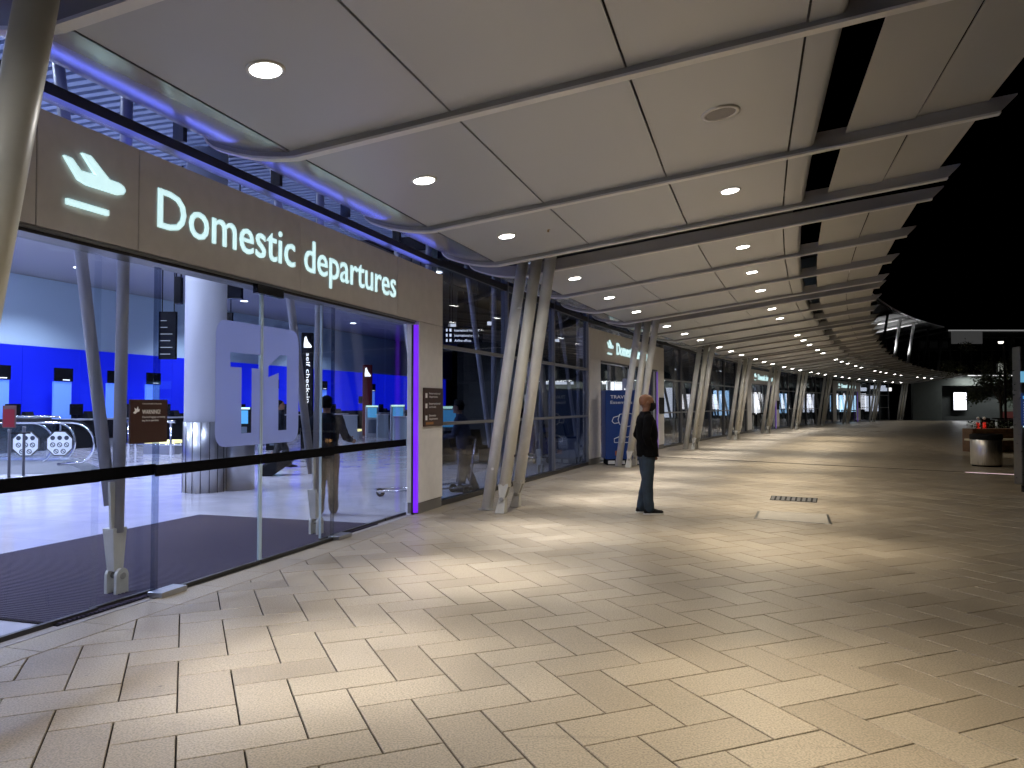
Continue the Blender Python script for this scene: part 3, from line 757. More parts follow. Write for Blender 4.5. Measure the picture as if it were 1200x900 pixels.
# ------------------------------------------------------------------ upper storey over the far bays
up = thing('upper_storey', (*CP[8], 4.9), label='dark upper glazed storey with sloping roof above the far canopy', cat='building')
upg = mat('upper_dark_glass', (.012, .013, .016), .12)
u_list = [4.5 + .25 * i for i in range(23)]
m = MB()
for a, b in zip(u_list, u_list[1:]):
    p0, p1 = pt(a, -1.4, 0), pt(b, -1.4, 0); q0, q1 = pt(a, -1.6, 0), pt(b, -1.6, 0)
    m = MB(); m.hexa([(*q0[:2], 4.9), (*p0[:2], 4.9), (*p1[:2], 4.9), (*q1[:2], 4.9)], [(*q0[:2], 8.2), (*p0[:2], 8.2), (*p1[:2], 8.2), (*q1[:2], 8.2)])
    m.build('dark_pane', upg, up, world=True)
    e0, e1 = pt(a, -1.34, 0), pt(a, -1.34, 0, .1)
    MB().tube([(*e0[:2], 4.9), (*e0[:2], 8.2)], .05, 6).build('mullion', MULL, up, world=True)
    # roof segment
    s0, s1, r0, r1 = pt(a, -2, 0), pt(b, -2, 0), pt(a, 3.9, 0), pt(b, 3.9, 0)
    MB().hexa([(*s0[:2], 8.2), (*r0[:2], 9.05), (*r1[:2], 9.05), (*s1[:2], 8.2)], [(*s0[:2], 8.35), (*r0[:2], 9.2), (*r1[:2], 9.2), (*s1[:2], 8.35)]).build('roof_panel', mat('upper_roof', (.18, .18, .18), .35, .4), up, world=True)
for z in (5.9, 7.1):
    MB().tube([(*pt(u, -1.3, 0)[:2], z) for u in u_list], .04, 6).build('transom', MULL, up, world=True)
LITST = mat('lit_strut_white', (.8, .8, .8), .4, emis=None)
for u in (7.0, 7.8, 8.4, 9.0, 9.6, 10.2):
    b0, t0 = pt(u, 2.9, 4.9), pt(u, 3.5, 8.9)
    MB().tube([b0, t0], .13 if u in (8.4, 9.0) else .10, 10).build('raking_strut', LITST if u in (8.4, 9.0) else CONC_DK, up, world=True)  # white for the lit struts, a dark colour in place of shade elsewhere
    MB().tube([pt(u, -1.2, 8.1), pt(u, 3.8, 8.95)], .13, 8).build('roof_beam', LITST if u in (8.4, 9.0) else MULL, up, world=True)  # beams follow: white where lit, grey where unlit
MB().tube([pt(u, 4.0, 9.15) for u in u_list], .07, 8).build('roof_edge', WHITEP, up, world=True)
for iu, u in enumerate((8.34, 8.94)):
    q = pt(u, 2.35, 5.0); L = spot('uplight', 900, (1, 1, 1), 80, .8)
    t = thing('uplight', q, 0, label='small uplight on the canopy roof at the %s raking strut pair' % ORD[iu], cat='light')
    MB().lathe([(.12, -.10), (.14, 0), (.11, .01)], n=12).build('lamp_body', BLACKM, t)
    lo = bpy.data.objects.new('lamp', L); COL.objects.link(lo); lo.parent = t; lo.location = (0, 0, .08); lo.rotation_euler = (math.pi, 0, 0)

# ------------------------------------------------------------------ end building
eb = thing('end_building', (52, 79.5, 0), 0, label='low pale building closing the far end of the walkway with recessed dark front', cat='building')
def ebx(x0, x1, y0, y1, z0, z1, n, m_): return MB().box(x0 - 52, x1 - 52, y0, y1, z0, z1).build(n, m_, eb)
ebx(41.5, 44.5, 0, .4, 0, 4.6, 'wall', CONC); ebx(44.5, 66, 0, .4, 3.55, 4.6, 'wall', CONC); ebx(57.5, 66, 0, .4, 0, 3.55, 'wall', CONC)
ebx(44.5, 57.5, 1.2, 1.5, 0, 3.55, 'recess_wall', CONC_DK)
for i in range(12):
    ebx(51.5, 57.4, 1.10, 1.19, .9 + i * .21, 1.09 + i * .21, 'cladding_board', SHUT)
ebx(51.5, 57.4, 1.05, 1.19, 0, .85, 'red_dado', mat('dull_red', (.10, .02, .018), .5))
ebx(40, 95, -1.5, 3, 4.62, 4.8, 'ledge', CONC_DK)
ebx(38, 95, .5, 1, 4.8, 8.3, 'upper_glass', upg)
for i in range(26): ebx(39 + i * 1.1, 39.1 + i * 1.1, .35, .49, 4.8, 8.3, 'mullion', mat('dim_mullion', (.06, .06, .06), .5))
for z in (6.0, 7.2): ebx(38, 68, .36, .48, z, z + .08, 'transom', mat('dim_mullion', (.06, .06, .06), .5))
ebx(44, 95, -2.2, 4, 8.4, 9.0, 'roof', CONC_DK); ebx(44, 95, -2.32, -2.21, 9.0, 9.12, 'roof_trim', mat('roof_trim_white', (.8, .8, .8), .4, emis=(1, 1, 1), estr=.18))  # white trim given a faint glow of its own
ebx(44.2, 47.2, -2.6, -2.35, 7.7, 8.98, 'roof_box', mat('roof_box_glow', (.3, .3, .3), .5, emis=(1, 1, 1), estr=.035))  # faint glow added so the grey box shows in the dark
for i in range(4): ebx(50.5 + i * 3.6, 50.9 + i * 3.6, -1.9, -1.5, 4.8, 8.39, 'post', CONC_DK)
for i, (x0, x1) in enumerate(((52.4, 53.6), (50.6, 51.4))):
    ebx(x0, x1, .30, .345, 4.9, 5.9, 'lit_pane', mat('dim_lit_pane', (.4, .4, .35), .5, emis=(.9, .95, .85), estr=.25))
ps = thing('lit_poster', (46.9, 80.4, 0), 0, label='bright white backlit poster on the far end wall', cat='poster')
MB().box(-.78, .78, .0, .3, .95, 2.95).build('poster_case', BLACKM, ps); MB().box(-.66, .66, -.02, -.001, 1.05, 2.85).build('poster_face', POSTER, ps)
for zc in (2.5, 2.2, 1.6): MB().box(-.4, .45, -.024, -.021, zc, zc + .05).build('poster_print', mat('poster_grey', (.4, .4, .5), .5, emis=(.6, .6, .7), estr=1.5), ps)
lamp = bpy.data.lights.new('far_wash', 'AREA'); lamp.energy = 330; lamp.size = 10; lamp.size_y = .3; lamp.shape = 'RECTANGLE'; lamp.color = (.95, 1, .97)
fw = thing('linear_light', (51, 78.6, 4.55), 0, label='thin linear light under the far building ledge', cat='light'); MB().box(-5, 5, -.05, .05, -.02, .05).build('lamp_housing', LITWHITE, fw)
lo = bpy.data.objects.new('lamp', lamp); COL.objects.link(lo); lo.parent = fw; lo.location = (0, 0, -.05)
mb = MB().box(-200, 300, 0, 20, 0, 5).build('far_building', CONC_DK, label='dark low building mass beyond the end building', cat='building'); mb.location = (60, 130, 0)

# ================================================================== helpers for placing by ground position
def gp(px, py): Y = 1440 / (py - 474); return Vector(((px - 600) / 900 * Y, Y, 0))
def at(px, Y, z=0): return Vector(((px - 600) / 900 * Y, Y, z))

# ------------------------------------------------------------------ indoor lamps
lens2 = MB().lathe([(.16, 0), (.16, -.01)], n=16).mesh('lens', LENSC)
o, ang, W = bay(0)
LIN = bpy.data.lights.new('indoor_lamp', 'SPOT'); LIN.energy = INDOOR_W; LIN.color = (.66, .75, 1); LIN.spot_size = math.radians(140); LIN.spot_blend = .6; LIN.shadow_soft_size = .3
LIN_FILL = LIN.copy(); LIN_FILL.energy = INDOOR_W * .35  # weaker row by the glass, added to brighten the floor there
n = 0
for a in (-7, -2.5, 2.0, 6.5, 11.0, 18, 27, 37):
    for y in (3.4, 7.2, 12.2, 17.4):
        if (y < 4 and a in (-7, 11.0)) or (a > 15 and y < 12) or (a > 26 and y < 17): continue
        q = bayloc(0, a, -y); t = thing('indoor_downlight', (q.x, q.y, HW + .015), 0, label='%s round indoor downlight in the departures hall ceiling, counted along the glass' % ORD[n], cat='light', group='indoor ceiling downlights'); n += 1
        link_mesh('lens', lens2, t); lo = bpy.data.objects.new('lamp', LIN if y > 4 else LIN_FILL); COL.objects.link(lo); lo.parent = t; lo.location = (0, 0, -.05)
LIN2 = LIN.copy(); LIN2.energy = INDOOR_W * .22; LIN2.color = (.8, .88, 1)
for k in (1, 2, 3, 5, 8):
    for j, y in enumerate((3.5, 7.0)):
        q = bayloc(k, 4.3, -y); zc = HW if k < 3 else 4.44
        t = thing('indoor_downlight', (q.x, q.y, zc - .01), 0, label='%s ceiling downlight behind the glass of the %s bay from the front' % (ORD[j], ORD[k]), cat='light', group='indoor ceiling downlights')
        link_mesh('lens', lens2, t); lo = bpy.data.objects.new('lamp', LIN2); COL.objects.link(lo); lo.parent = t; lo.location = (0, 0, -.05)

# ------------------------------------------------------------------ indoor furniture
q = gp(231, 578); q.y += .37
t = thing('round_column', q, 0, label='big round white column with stainless steel base indoors, left of the T1 doors', cat='column')
MB().lathe([(.365, 1.27), (.365, 6.3)], n=40).build('white_shaft', mat('soft_white_column', (.55, .56, .60), .4), t)
MB().lathe([(.385, 0), (.385, 1.28)], n=40).build('steel_cladding', STEEL, t)
for i in range(16):
    an = i * math.pi / 8 + .2; MB().tube([(.386 * math.cos(an), .386 * math.sin(an), 0), (.386 * math.cos(an), .386 * math.sin(an), 1.279)], .006, 5).build('cladding_seam', BLACKM, t)
q = gp(271, 575); q.y += .34
t = thing('steel_drum', q, 0, label='dark stainless steel drum bin indoors right behind the white round column', cat='bin')
MB().lathe([(.32, 0), (.32, .92), (.30, .95)], n=30).build('drum', STEEL, t); MB().lathe([(.30, .951), (.16, .96), (.15, .90)], n=30).build('lid', BLACKM, t)

def desk(a, y, label, grp='check in desks along the blue wall'):
    q = bayloc(0, a, -y); t = thing('check_in_desk', (q.x, q.y, 0), ang, label=label, cat='desk', group=grp)
    MB().box(-.9, .9, -.3, .35, 0, 1.02).build('counter', BLACKM, t); MB().box(-.95, .95, -.38, .40, 1.021, 1.08).build('worktop', mat('grey_top', (.4, .42, .46), .3), t)
    MB().box(-.38, .38, .75, .83, 1.0, 2.45).build('back_panel', BLUEDESK, t)
    MB().box(-.40, .40, .70, .745, 2.46, 2.95).build('screen', BLACK, t)
    MB().box(-.05, .25, .69, .699, 2.50, 2.53).build('screen_line', LITWHITE, t)
    MB().box(-.30, .26, .05, .09, 1.22, 1.62).box(-.05, .03, .05, .12, 1.081, 1.22).build('monitor', BLACK, t)
    MB().hexa([(.35, -.1, 1.081), (.7, -.1, 1.081), (.7, .2, 1.081), (.35, .2, 1.081)], [(.38, 0, 1.35), (.68, 0, 1.35), (.68, .15, 1.35), (.38, .15, 1.35)]).build('card_reader', BLACKM, t)
    MB().box(1.0, 1.65, -.3, .7, .0, .32).build('bag_scale', STEEL, t)
    MB().box(1.05, 1.6, -.28, .65, .321, .34).build('scale_belt', BLACKM, t)
places = []
def hit(px, y):
    """bay-local a where the sight line through px meets the plane y metres inside"""
    d = Vector((math.cos(ang), math.sin(ang))); n = Vector((d.y, -d.x)); r = Vector(((px - 600) / 900, 1)); k = ((o - n * y).dot(n)) / r.dot(n); P = r * k
    return (P - o).dot(d)
for i, px in enumerate((18, 92, 152, 196, 285, 335)):
    desk(hit(px, 19.0), 19.0, '%s check in desk from the left, in front of the blue wall band' % ORD[i])
desk(hit(392, 18.2), 18.2, 'check in desk just left of the red pylon, before the blue wall')
desk(hit(448, 18.4), 18.4, 'check in desk farthest right before the blue wall, seen near the purple strip')

# escalator landing with octagonal notices
q = gp(68, 553); t = thing('escalator_landing', q, math.radians(8), label='glass balustrades with looping handrails and octagonal notices at an indoor escalator', cat='escalator')
MB().hexa([(-2.6, -.5, 0), (.85, -.5, 0), (.85, .5, 0), (-2.6, .5, 0)], [(-2.6, -.42, .36), (.30, -.42, .30), (.30, .42, .30), (-2.6, .42, .36)]).build('landing_skirt', mat('skirt_grey', (.3, .31, .34), .3, .6), t)
for y, xe in ((-.45, .95), (-.40, .05), (.45, .18)):
    pts = [(-3, y, 1.18)] + [(xe - .45 + .49 * math.sin(math.pi * q_ / 12), y, .69 + .49 * math.cos(math.pi * q_ / 12)) for q_ in range(0, 11)] + [(xe - .75, y, .22)]
    r_ = MB().tube(pts, .028, 8).build('handrail', CHROME, t)
    MB().tube([(p[0], p[1] + .0, p[2] + (.05 if p[2] > .7 else 0)) for p in pts[:6]], .022, 6).build('rubber_belt', BLACKM, r_)
    MB().box(-3, xe - .4, y - .006, y + .006, .3, 1.15).build('glass_panel', GLASS, t)
MB().tube([(-1.4, .6, 1.1), (-1.38, .6, 1.3), (-.2, .6, 1.3), (-.18, .6, 1.1), (-.18, .6, .2)], .03, 8).build('guard_rail', CHROME, t)
for i, x in enumerate((-.47, .26)):
    n8 = [(x + .31 * math.cos(math.radians(22.5 + 45 * q_)), .70 + .31 * math.sin(math.radians(22.5 + 45 * q_))) for q_ in range(8)]
    sg = MB(); sg.prism(n8, lambda u, v: (u, -.47, v), lambda u, v: (u, -.50, v)); ob = sg.build('octagonal_notice', mat('notice_black_edge', (.03, .03, .03), .5), t)
    n8 = [(x + (u - x) * .92, .70 + (v - .70) * .92) for u, v in n8]
    sg = MB(); sg.prism(n8, lambda u, v: (u, -.501, v), lambda u, v: (u, -.504, v)); sg.build('notice_face', mat('notice_face', (.62, .66, .7), .5), ob)
    for rr, (zz, xs) in enumerate(((.83, (-.15, 0, .15)), (.67, (-.15, 0, .15)), (.52, (-.075, .08)))):
        for cx_ in xs:
            ring = MB().tube([(x + cx_ + .048 * math.cos(a_ * math.pi / 8), -.507, zz + .048 * math.sin(a_ * math.pi / 8)) for a_ in range(17)], .009, 5)
            if rr == 0: ring = MB().tube([(x + cx_, -.505, zz), (x + cx_, -.509, zz)], .052, 14)
            else: ring.tube([(x + cx_ - .03, -.507, zz + .03), (x + cx_ + .03, -.507, zz - .03)], .008, 5)
            ring.build('pictogram', mat('pictogram_dark', (.02, .03, .05), .5), ob)
for i, (px, z) in enumerate(((12, 1.0), (29, 1.05))):
    q = gp(px, 561 if i == 0 else 559); t = thing('queue_post', q, 0, label=('grey queue post carrying a small red notice at the far left indoors', 'plain dark queue post just right of the red notice post')[i], cat='queue post')
    MB().lathe([(.16, 0), (.16, .015), (.03, .03)], n=20).build('base', STEEL, t); MB().lathe([(.03, .02), (.03, z), (.038, z + .001), (.038, z + .07)], n=14).build('post', mat('post_grey', (.12, .12, .14), .3, .6), t)
    if i == 0:
        sn = MB().box(-.14, .14, -.03, .0, 1.10, 1.58).build('notice_frame', mat('notice_frame', (.10, .05, .05), .4), t)
        MB().box(-.12, .12, -.036, -.031, 1.12, 1.50).build('red_notice', REDP, sn); MB().tube([(.0, 0, .98), (.33, .2, .98)], .02, 6).build('belt', BLACKM, t)
# steel railing
p0, p1 = at(148, 21.5), at(206, 21.0)
t = thing('steel_railing', p0, math.atan2(p1.y - p0.y, p1.x - p0.x), label='low stainless railing indoors left of the white round column', cat='railing'); Lr = (p1 - p0).length
MB().tube([(0, 0, 1.13), (Lr, 0, 1.13)], .035, 8).build('top_rail', CHROME, t); MB().tube([(0, 0, .5), (Lr + .5, 0, .5)], .022, 8).build('mid_rail', CHROME, t)
for x in (.1, .34, Lr - .15): MB().tube([(x, 0, 0), (x, 0, 1.13)], .03, 8).build('post', CHROME, t)
for nm, px, Y, lb in (('left', 192, 25, 'yellow glowing bag belt end beyond the steel railing'), ('r', 410, 36, 'yellow glowing bag belt end beside the walking traveller')):
    q = at(px, Y); t = thing('bag_belt', q, 0, label=lb, cat='conveyor'); MB().box(-.5, .5, -.3, .5, 0, .35).build('belt_body', STEEL, t)
    MB().box(-.48, .48, -.28, .45, .351, .44).build('glow_panel', mat('yellow_glow', (.9, .85, .4), .5, emis=(1, .9, .35), estr=1.2), t)

# pylons
def pylon(px, Y, w_, ztop, m_, label, txt=None):
    q = at(px, Y); t = thing('check_in_pylon', q, math.radians(12), label=label, cat='pylon')
    MB().box(-w_ / 2, w_ / 2, -.1, .1, 0, ztop).build('pylon_body', m_, t, bevel=.04)
    sc = w_
    poly_sign([(.1, .0), (.9, 0), (.95, .12), (.55, .55), (.35, 1.0), (.18, .9), (.10, .3)], -w_ * .36, ztop - w_ * 1.25, w_ * .75, w_ * .95, -.108, -.101, 'tail_symbol', LITWHITE, t)
    if txt:
        MB_ = write(txt, 'pylon_text', LITWHITE, t, -w_ * .08, ztop - w_ * 1.7, w_ * 4.1, w_ * .30, -.106, axis='down', depth=.002)
    MB().box(-w_ * .9, -w_ / 2 - .002, -.05, .05, ztop * .45, ztop * .55).build('side_screen', BLACK, t)
pylon(360, 28, .44, 4.22, BLACK, 'tall black lit pylon reading self check-in behind the T1 door', 'self check-in')
pylon(430.5, 40, .50, 3.68, REDP, 'dark red check in pylon with a white symbol, right of the traveller')

def kiosk(px, Y, label, w_=.62, h=1.55, m_=None):
    q = at(px, Y); t = thing('check_in_kiosk', q, math.radians(14), label=label, cat='kiosk')
    MB().box(-w_ / 2, w_ / 2, -.2, .3, 0, h).build('kiosk_body', m_ or mat('kiosk_grey', (.45, .48, .52), .4), t, bevel=.03)
    MB().box(-w_ * .36, w_ * .36, -.212, -.201, h * .62, h * .93).build('screen', SCREEN, t)
    MB().box(-w_ * .3, w_ * .3, -.212, -.201, h * .12, h * .55).build('front_panel', mat('kiosk_panel', (.12, .15, .2), .3), t)
    MB().box(-w_ * .46, w_ * .46, -.215, -.17, h * .955, h * 1.0).build('top_light', mat('green_white_light', (.8, 1, .9), .5, emis=(.6, .95, .75), estr=1.2), t)
kiosk(436, 38, 'grey self service kiosk with blue screen right beside the red pylon')
kiosk(466, 36, 'grey self service kiosk with lit blue screen near the purple strip', .66, 1.58)
kiosk(284, 27, 'kiosk with blue screen glimpsed through the stem of the letter T', .6, 1.5, BLACKM)
kiosk(323, 27, 'kiosk with green top light glimpsed through the numeral 1', .6, 1.5, BLACKM)
kiosk(524, 22, 'pale kiosk with a white screen behind the woman in the dark hat', .62, 1.55)
for px, Y, lb, w_ in ((411, 34, 'pale blue box counter just right of the traveller', .6), (449, 37, 'ribbed grey drum counter between the two kiosks', .55), (471, 30, 'white counter block behind the luggage trolley', .62)):
    q = at(px, Y); t = thing('service_counter', q, math.radians(14), label=lb, cat='counter'); MB().box(-w_ / 2, w_ / 2, 0, .5, 0, 1.1).build('counter_body', mat('pale_counter', (.5, .6, .68), .4), t, bevel=.02)
    MB().box(-w_ / 2 - .03, w_ / 2 + .03, -.03, .53, 1.101, 1.14).build('counter_top', WHITEP, t)
# hanging screens
def hang(px0, px1, py0, py1, Y, label, m_=None, name='hanging_screen'):
    z1 = 1.6 + (474 - py0) / 900 * Y; z0 = 1.6 + (474 - py1) / 900 * Y; x0, x1 = (px0 - 600) / 900 * Y, (px1 - 600) / 900 * Y; c = (x0 + x1) / 2; h = (x1 - x0) / 2
    t = thing(name, (c, Y, z0), 0, label=label, cat='screen'); MB().box(-h, h, -.06, .06, 0, z1 - z0).build('casing', m_ or BLACK, t, bevel=.01)
    for sx in (-.7, .7): MB().tube([(h * sx, 0, z1 - z0), (h * sx, 0, HW - z0 + .02)], .015, 6).build('hanger', BLACKM, t)
    return t, h, z1 - z0
hang(256, 283, 331, 350, 16, 'wide black screen hung high, right of the white round column')
hang(256, 272, 366, 376, 24, 'small black box screen hung above the frosted T1 film')
hang(204, 212, 324, 356, 15, 'narrow black speaker box hung left of the white round column')
t, h, zz = hang(186, 206, 365, 421, 22, 'tall dark departures board hung left of the white round column')
for i in range(6): MB().box(-h * .8, h * random.uniform(-.2, .7), -.068, -.061, zz * (.1 + i * .14), zz * (.1 + i * .14) + .02).build('board_row', mat('dim_row', (.3, .3, .3), .5, emis=(.5, .6, .6), estr=.3), t)
t, h, zz = hang(520, 566, 383, 403, 19, 'black hanging sign listing International lines in white behind the tall windows', name='hanging_sign')
for i, s_ in enumerate(('International transfers', 'International arrivals', 'Airline offices')):
    write(s_, 'sign_text', LITWHITE, t, -h * .45, zz * (.72 - .3 * i), h * (1.25 if i < 2 else .85), .062, -.068, depth=.002, bold=.01)
    MB().box(-h * .88, -h * .80, -.070, -.061, zz * (.72 - .3 * i), zz * (.72 - .3 * i) + .07).build('sign_symbol', LITWHITE, t)
    MB().box(-h * .70, -h * .60, -.070, -.061, zz * (.72 - .3 * i), zz * (.72 - .3 * i) + .07).build('sign_symbol', LITWHITE, t)
t, h, zz = hang(479, 495, 390, 401, 24, 'small hanging sign with lit white squares beside the purple strip', name='hanging_sign')
for i in range(4):
    for j in range(2): MB().box(-h * .85 + i * h * .45, -h * .6 + i * h * .45, -.07, -.061, zz * (.15 + .45 * j), zz * (.40 + .45 * j)).build('sign_symbol', LITWHITE, t)
# strip lights and lit panels behind the farther windows
def strip_light(px0, px1, py, Y, label):
    z = 1.6 + (474 - py) / 900 * Y; x0, x1 = (px0 - 600) / 900 * Y, (px1 - 600) / 900 * Y
    t = thing('strip_light', ((x0 + x1) / 2, Y, z), 0, label=label, cat='light'); MB().box(-(x1 - x0) / 2, (x1 - x0) / 2, -.06, .06, -.04, .05).build('tube', LITWHITE, t)
    MB().tube([(0, 0, .05), (0, 0, max(.1, (HW if Y < 35 else 4.4) - z))], .012, 5).build('hanger', BLACKM, t)
strip_light(640, 672, 449, 26, 'long white strip light behind the tall windows left of the second entrance')
strip_light(571, 577, 379, 21, 'short white ceiling light high behind the tall windows')
strip_light(648, 656, 399, 27, 'short strip light seen right of the first column cluster')
strip_light(526, 534, 381, 26, 'small strip light above the hanging International sign')
strip_light(706, 729, 449, 30, 'white strip light inside the second entrance above the blue panel')
strip_light(790, 797, 433, 45, 'small strip light behind the windows right of the second entrance')
strip_light(840, 848, 435, 60, 'tiny strip light behind the windows before the third entrance')
def lit_panel(u, L, w_, z0, z1, label, m_=LITCYAN, rot=0):
    P, D, N = frame(u); q = P + N * L
    t = thing('advertising_screen', (q.x, q.y, 0), rot, label=label, cat='screen', group='lit advertising panels behind the far windows')
    MB().box(-w_ / 2 - .06, w_ / 2 + .06, 0, .15, 0, z1 + .06).build('panel_case', BLACKM, t); MB().box(-w_ / 2, w_ / 2, -.02, -.001, z0, z1).build('panel_face', m_, t)
for i, (u, L, w_, m_) in enumerate(((3.55, -4.5, .9, LITWHITE), (4.5, -4.5, .9, LITWHITE), (5.6, -4.0, 1.0, LITCYAN), (6.5, -4, 1.1, LITWHITE), (7.4, -4, 1.2, LITCYAN), (8.3, -4, 1.2, LITWHITE), (9.2, -3.4, 2.1, LITCYAN), (9.5, -3.4, 1.4, LITCYAN), (10.05, -3, 1.3, LITWHITE))):
    lit_panel(u, L, w_, .9, 2.5, '%s bright panel from the left standing indoors behind the far windows' % ORD[i], m_, -.5)
for i, (u, z0) in enumerate(((9.15, 3.0), (9.35, 2.9), (10.0, 3.2), (10.2, 3.0))):
    P, D, N = frame(u); q = P + N * -2.2; t = thing('hanging_sign', (q.x, q.y, z0), -.5, label='%s small lit hanging sign behind the farthest windows' % ORD[i], cat='sign'); MB().box(-.7, .7, -.03, .03, 0, .35).build('sign_face', LITWHITE, t)
    MB().tube([(0, 0, .35), (0, 0, 4.44 - z0)], .02, 5).build('hanger', BLACKM, t)
LINP = LIN.copy(); LINP.energy = 10
# seating row and crowd of dark shapes behind the tall windows
for i, (px, Y) in enumerate(((556, 21), (600, 24), (640, 27), (672, 28))):
    q = at(px, Y); t = thing('seat_bench', q, ang + random.uniform(-.2, .2), label='%s dark indoor seat bench from the left behind the tall windows' % ORD[i], cat='bench')
    for s_ in range(3):
        MB().box(-.8 + s_ * .55, -.32 + s_ * .55, -.25, .22, .40, .46).build('seat', BLACKM, t); MB().hexa([(-.8 + s_ * .55, .2, .46), (-.32 + s_ * .55, .2, .46), (-.32 + s_ * .55, .26, .46), (-.8 + s_ * .55, .26, .46)], [(-.8 + s_ * .55, .3, .9), (-.32 + s_ * .55, .3, .9), (-.32 + s_ * .55, .35, .9), (-.8 + s_ * .55, .35, .9)]).build('backrest', BLACKM, t)
    for x in (-.6, .6): MB().box(x - .03, x + .03, -.2, .2, 0, .399).build('leg', STEEL, t)

# ------------------------------------------------------------------ luggage
def trolley(q, rz, label, load=None):
    t = thing('luggage_trolley', q, rz, label=label, cat='trolley'); ST = mat('trolley_steel', (.4, .4, .44), .25, .9)
    MB().tube([(-.25, -.38, .16), (.25, -.38, .16), (.25, .42, .12), (0, .6, .12), (-.25, .42, .12), (-.25, -.38, .16)], .018, 8).build('base_frame', ST, t)
    for s_ in (-1, 1): MB().tube([(.22 * s_, -.38, .16), (.25 * s_, -.48, .98)], .018, 8).build('upright', ST, t)
    MB().tube([(-.28, -.50, 1.0), (.28, -.50, 1.0)], .025, 8).build('handle', BLACKM, t)
    MB().box(-.22, .22, -.56, -.42, .70, .86).build('basket', BLACKM, t)
    for x, y in ((-.22, -.3), (.22, -.3), (0, .5)):
        wh = MB().tube([(x - .02, y, .075), (x + .02, y, .075)], .075, 16).build('wheel', BLACKM, t)
        MB().tube([(x - .024, y, .075), (x + .024, y, .075)], .03, 10).build('hub', ST, wh)
trolley(gp(476, 583), 1.2, 'empty luggage trolley indoors at the right end of the glass doors')
trolley(gp(522, 579), 2.2, 'luggage trolley pushed by the woman in the dark hat')
trolley(Vector((1.45, 20.6, 0)) + Vector((-.8, .6, 0)), .5, 'luggage trolley carrying the blue bag behind the tall windows')
def suitcase(q, rz, tilt, m_, label, h=.68, w_=.45, d=.27):
    t = thing('suitcase', q, rz, label=label, cat='suitcase'); t.rotation_euler = (tilt, 0, rz)
    MB().box(-w_ / 2, w_ / 2, -d / 2, d / 2, .06, h).build('shell', m_, t, bevel=.05)
    for i in range(4): MB().box(-w_ / 2 + .07 + i * .09, -w_ / 2 + .09 + i * .09, -d / 2 - .008, -d / 2 + .02, .12, h - .08).build('shell_ridge', m_, t)
    for s_ in (-1, 1):
        MB().tube([(.1 * s_, d / 2 - .04, h), (.1 * s_, d / 2 - .04, h + .36)], .01, 6).build('handle_tube', CHROME, t)
        MB().tube([(w_ * .4 * s_ - .02, d / 2 - .03, .045), (w_ * .4 * s_ + .02, d / 2 - .03, .045)], .045, 12).build('wheel', BLACKM, t)
    MB().tube([(-.12, d / 2 - .04, h + .36), (.12, d / 2 - .04, h + .36)], .018, 8).build('grip', BLACKM, t)
q = gp(306, 557)
suitcase(q, math.radians(-80), math.radians(-55), BLACKM, 'black wheeled suitcase tilted low behind the white column', .78, .5, .32)
suitcase(Vector((.72, 21.2, .18)), .4, 0, mat('blue_bag', (.03, .05, .22), .6), 'blue bag standing on a trolley behind the tall windows', .8, .6, .4)

# ------------------------------------------------------------------ people
def remeshed(mb, name, m_, voxel, parent, smooth=2, noise=0.0, seed=0):
    ob = mb.build(name, m_, None)
    r = ob.modifiers.new('r', 'REMESH'); r.mode = 'VOXEL'; r.voxel_size = voxel
    if noise:
        tx = bpy.data.textures.new('fold', 'CLOUDS'); tx.noise_scale = .09; d = ob.modifiers.new('d', 'DISPLACE'); d.texture = tx; d.strength = noise; d.mid_level = .5
    s_ = ob.modifiers.new('s', 'SMOOTH'); s_.factor = .5; s_.iterations = smooth
    me = bpy.data.meshes.new_from_object(ob.evaluated_get(bpy.context.evaluated_depsgraph_get())); old = ob.data
    ob.modifiers.clear(); ob.data = me; me.name = name
    me.polygons.foreach_set('use_smooth', [True] * len(me.polygons)); me.materials.clear(); me.materials.append(m_)
    ob.parent = parent; return ob
def ell(c, rx, ry, n=20): return [(c[0] + rx * math.cos(2 * math.pi * k / n), c[1] + ry * math.sin(2 * math.pi * k / n), c[2]) for k in range(n)]
def limb(mb, pts, rs):
    mb.tube(pts, rs, 14)
    for p, r in zip(pts, rs): mb.sphere(p, r * .99, 12, 8)
SKIN = lambda n, c: mat(n, c, .5, noise=.05, nscale=40)
def hand(mb, wr, d, side, curl=.5):
    """palm + five fingers; d = direction of forearm"""
    d = Vector(d).normalized(); wr = Vector(wr); s_ = Vector((0, 1, 0)); f = d.cross(s_)
    if f.length < .1: f = Vector((1, 0, 0))
    f.normalize()          # across-thumb direction
    pn = d.cross(f).normalized() * side
    pc = wr + d * .05
    mb.rings([[wr + d * t_ + f * (w_ * math.cos(a_)) + pn * (.013 * math.sin(a_)) for a_ in [2 * math.pi * k / 12 for k in range(12)]] for t_, w_ in ((-.01, .024), (.02, .032), (.06, .040), (.09, .038), (.098, .03))])
    for i, (o_, ln) in enumerate(((-.029, .055), (-.010, .072), (.010, .078), (.029, .070))):
        b = wr + d * .088 + f * o_; p1_ = b + (d * math.cos(curl * .5) - pn * math.sin(curl * .5)) * ln * .45
        p2_ = p1_ + (d * math.cos(curl * 1.2) - pn * math.sin(curl * 1.2)) * ln * .32; p3_ = p2_ + (d * math.cos(curl * 1.8) - pn * math.sin(curl * 1.8)) * ln * .26
        mb.tube([b, p1_, p2_, p3_], [.0095, .009, .008, .0065], 8)
    b = wr + d * .02 + f * .03; p1_ = b + (d * .6 + f * .6 - pn * .3).normalized() * .04; p2_ = p1_ + (d * .9 + f * .2 - pn * .3).normalized() * .03
    mb.tube([b, p1_, p2_], [.013, .011, .008], 8)
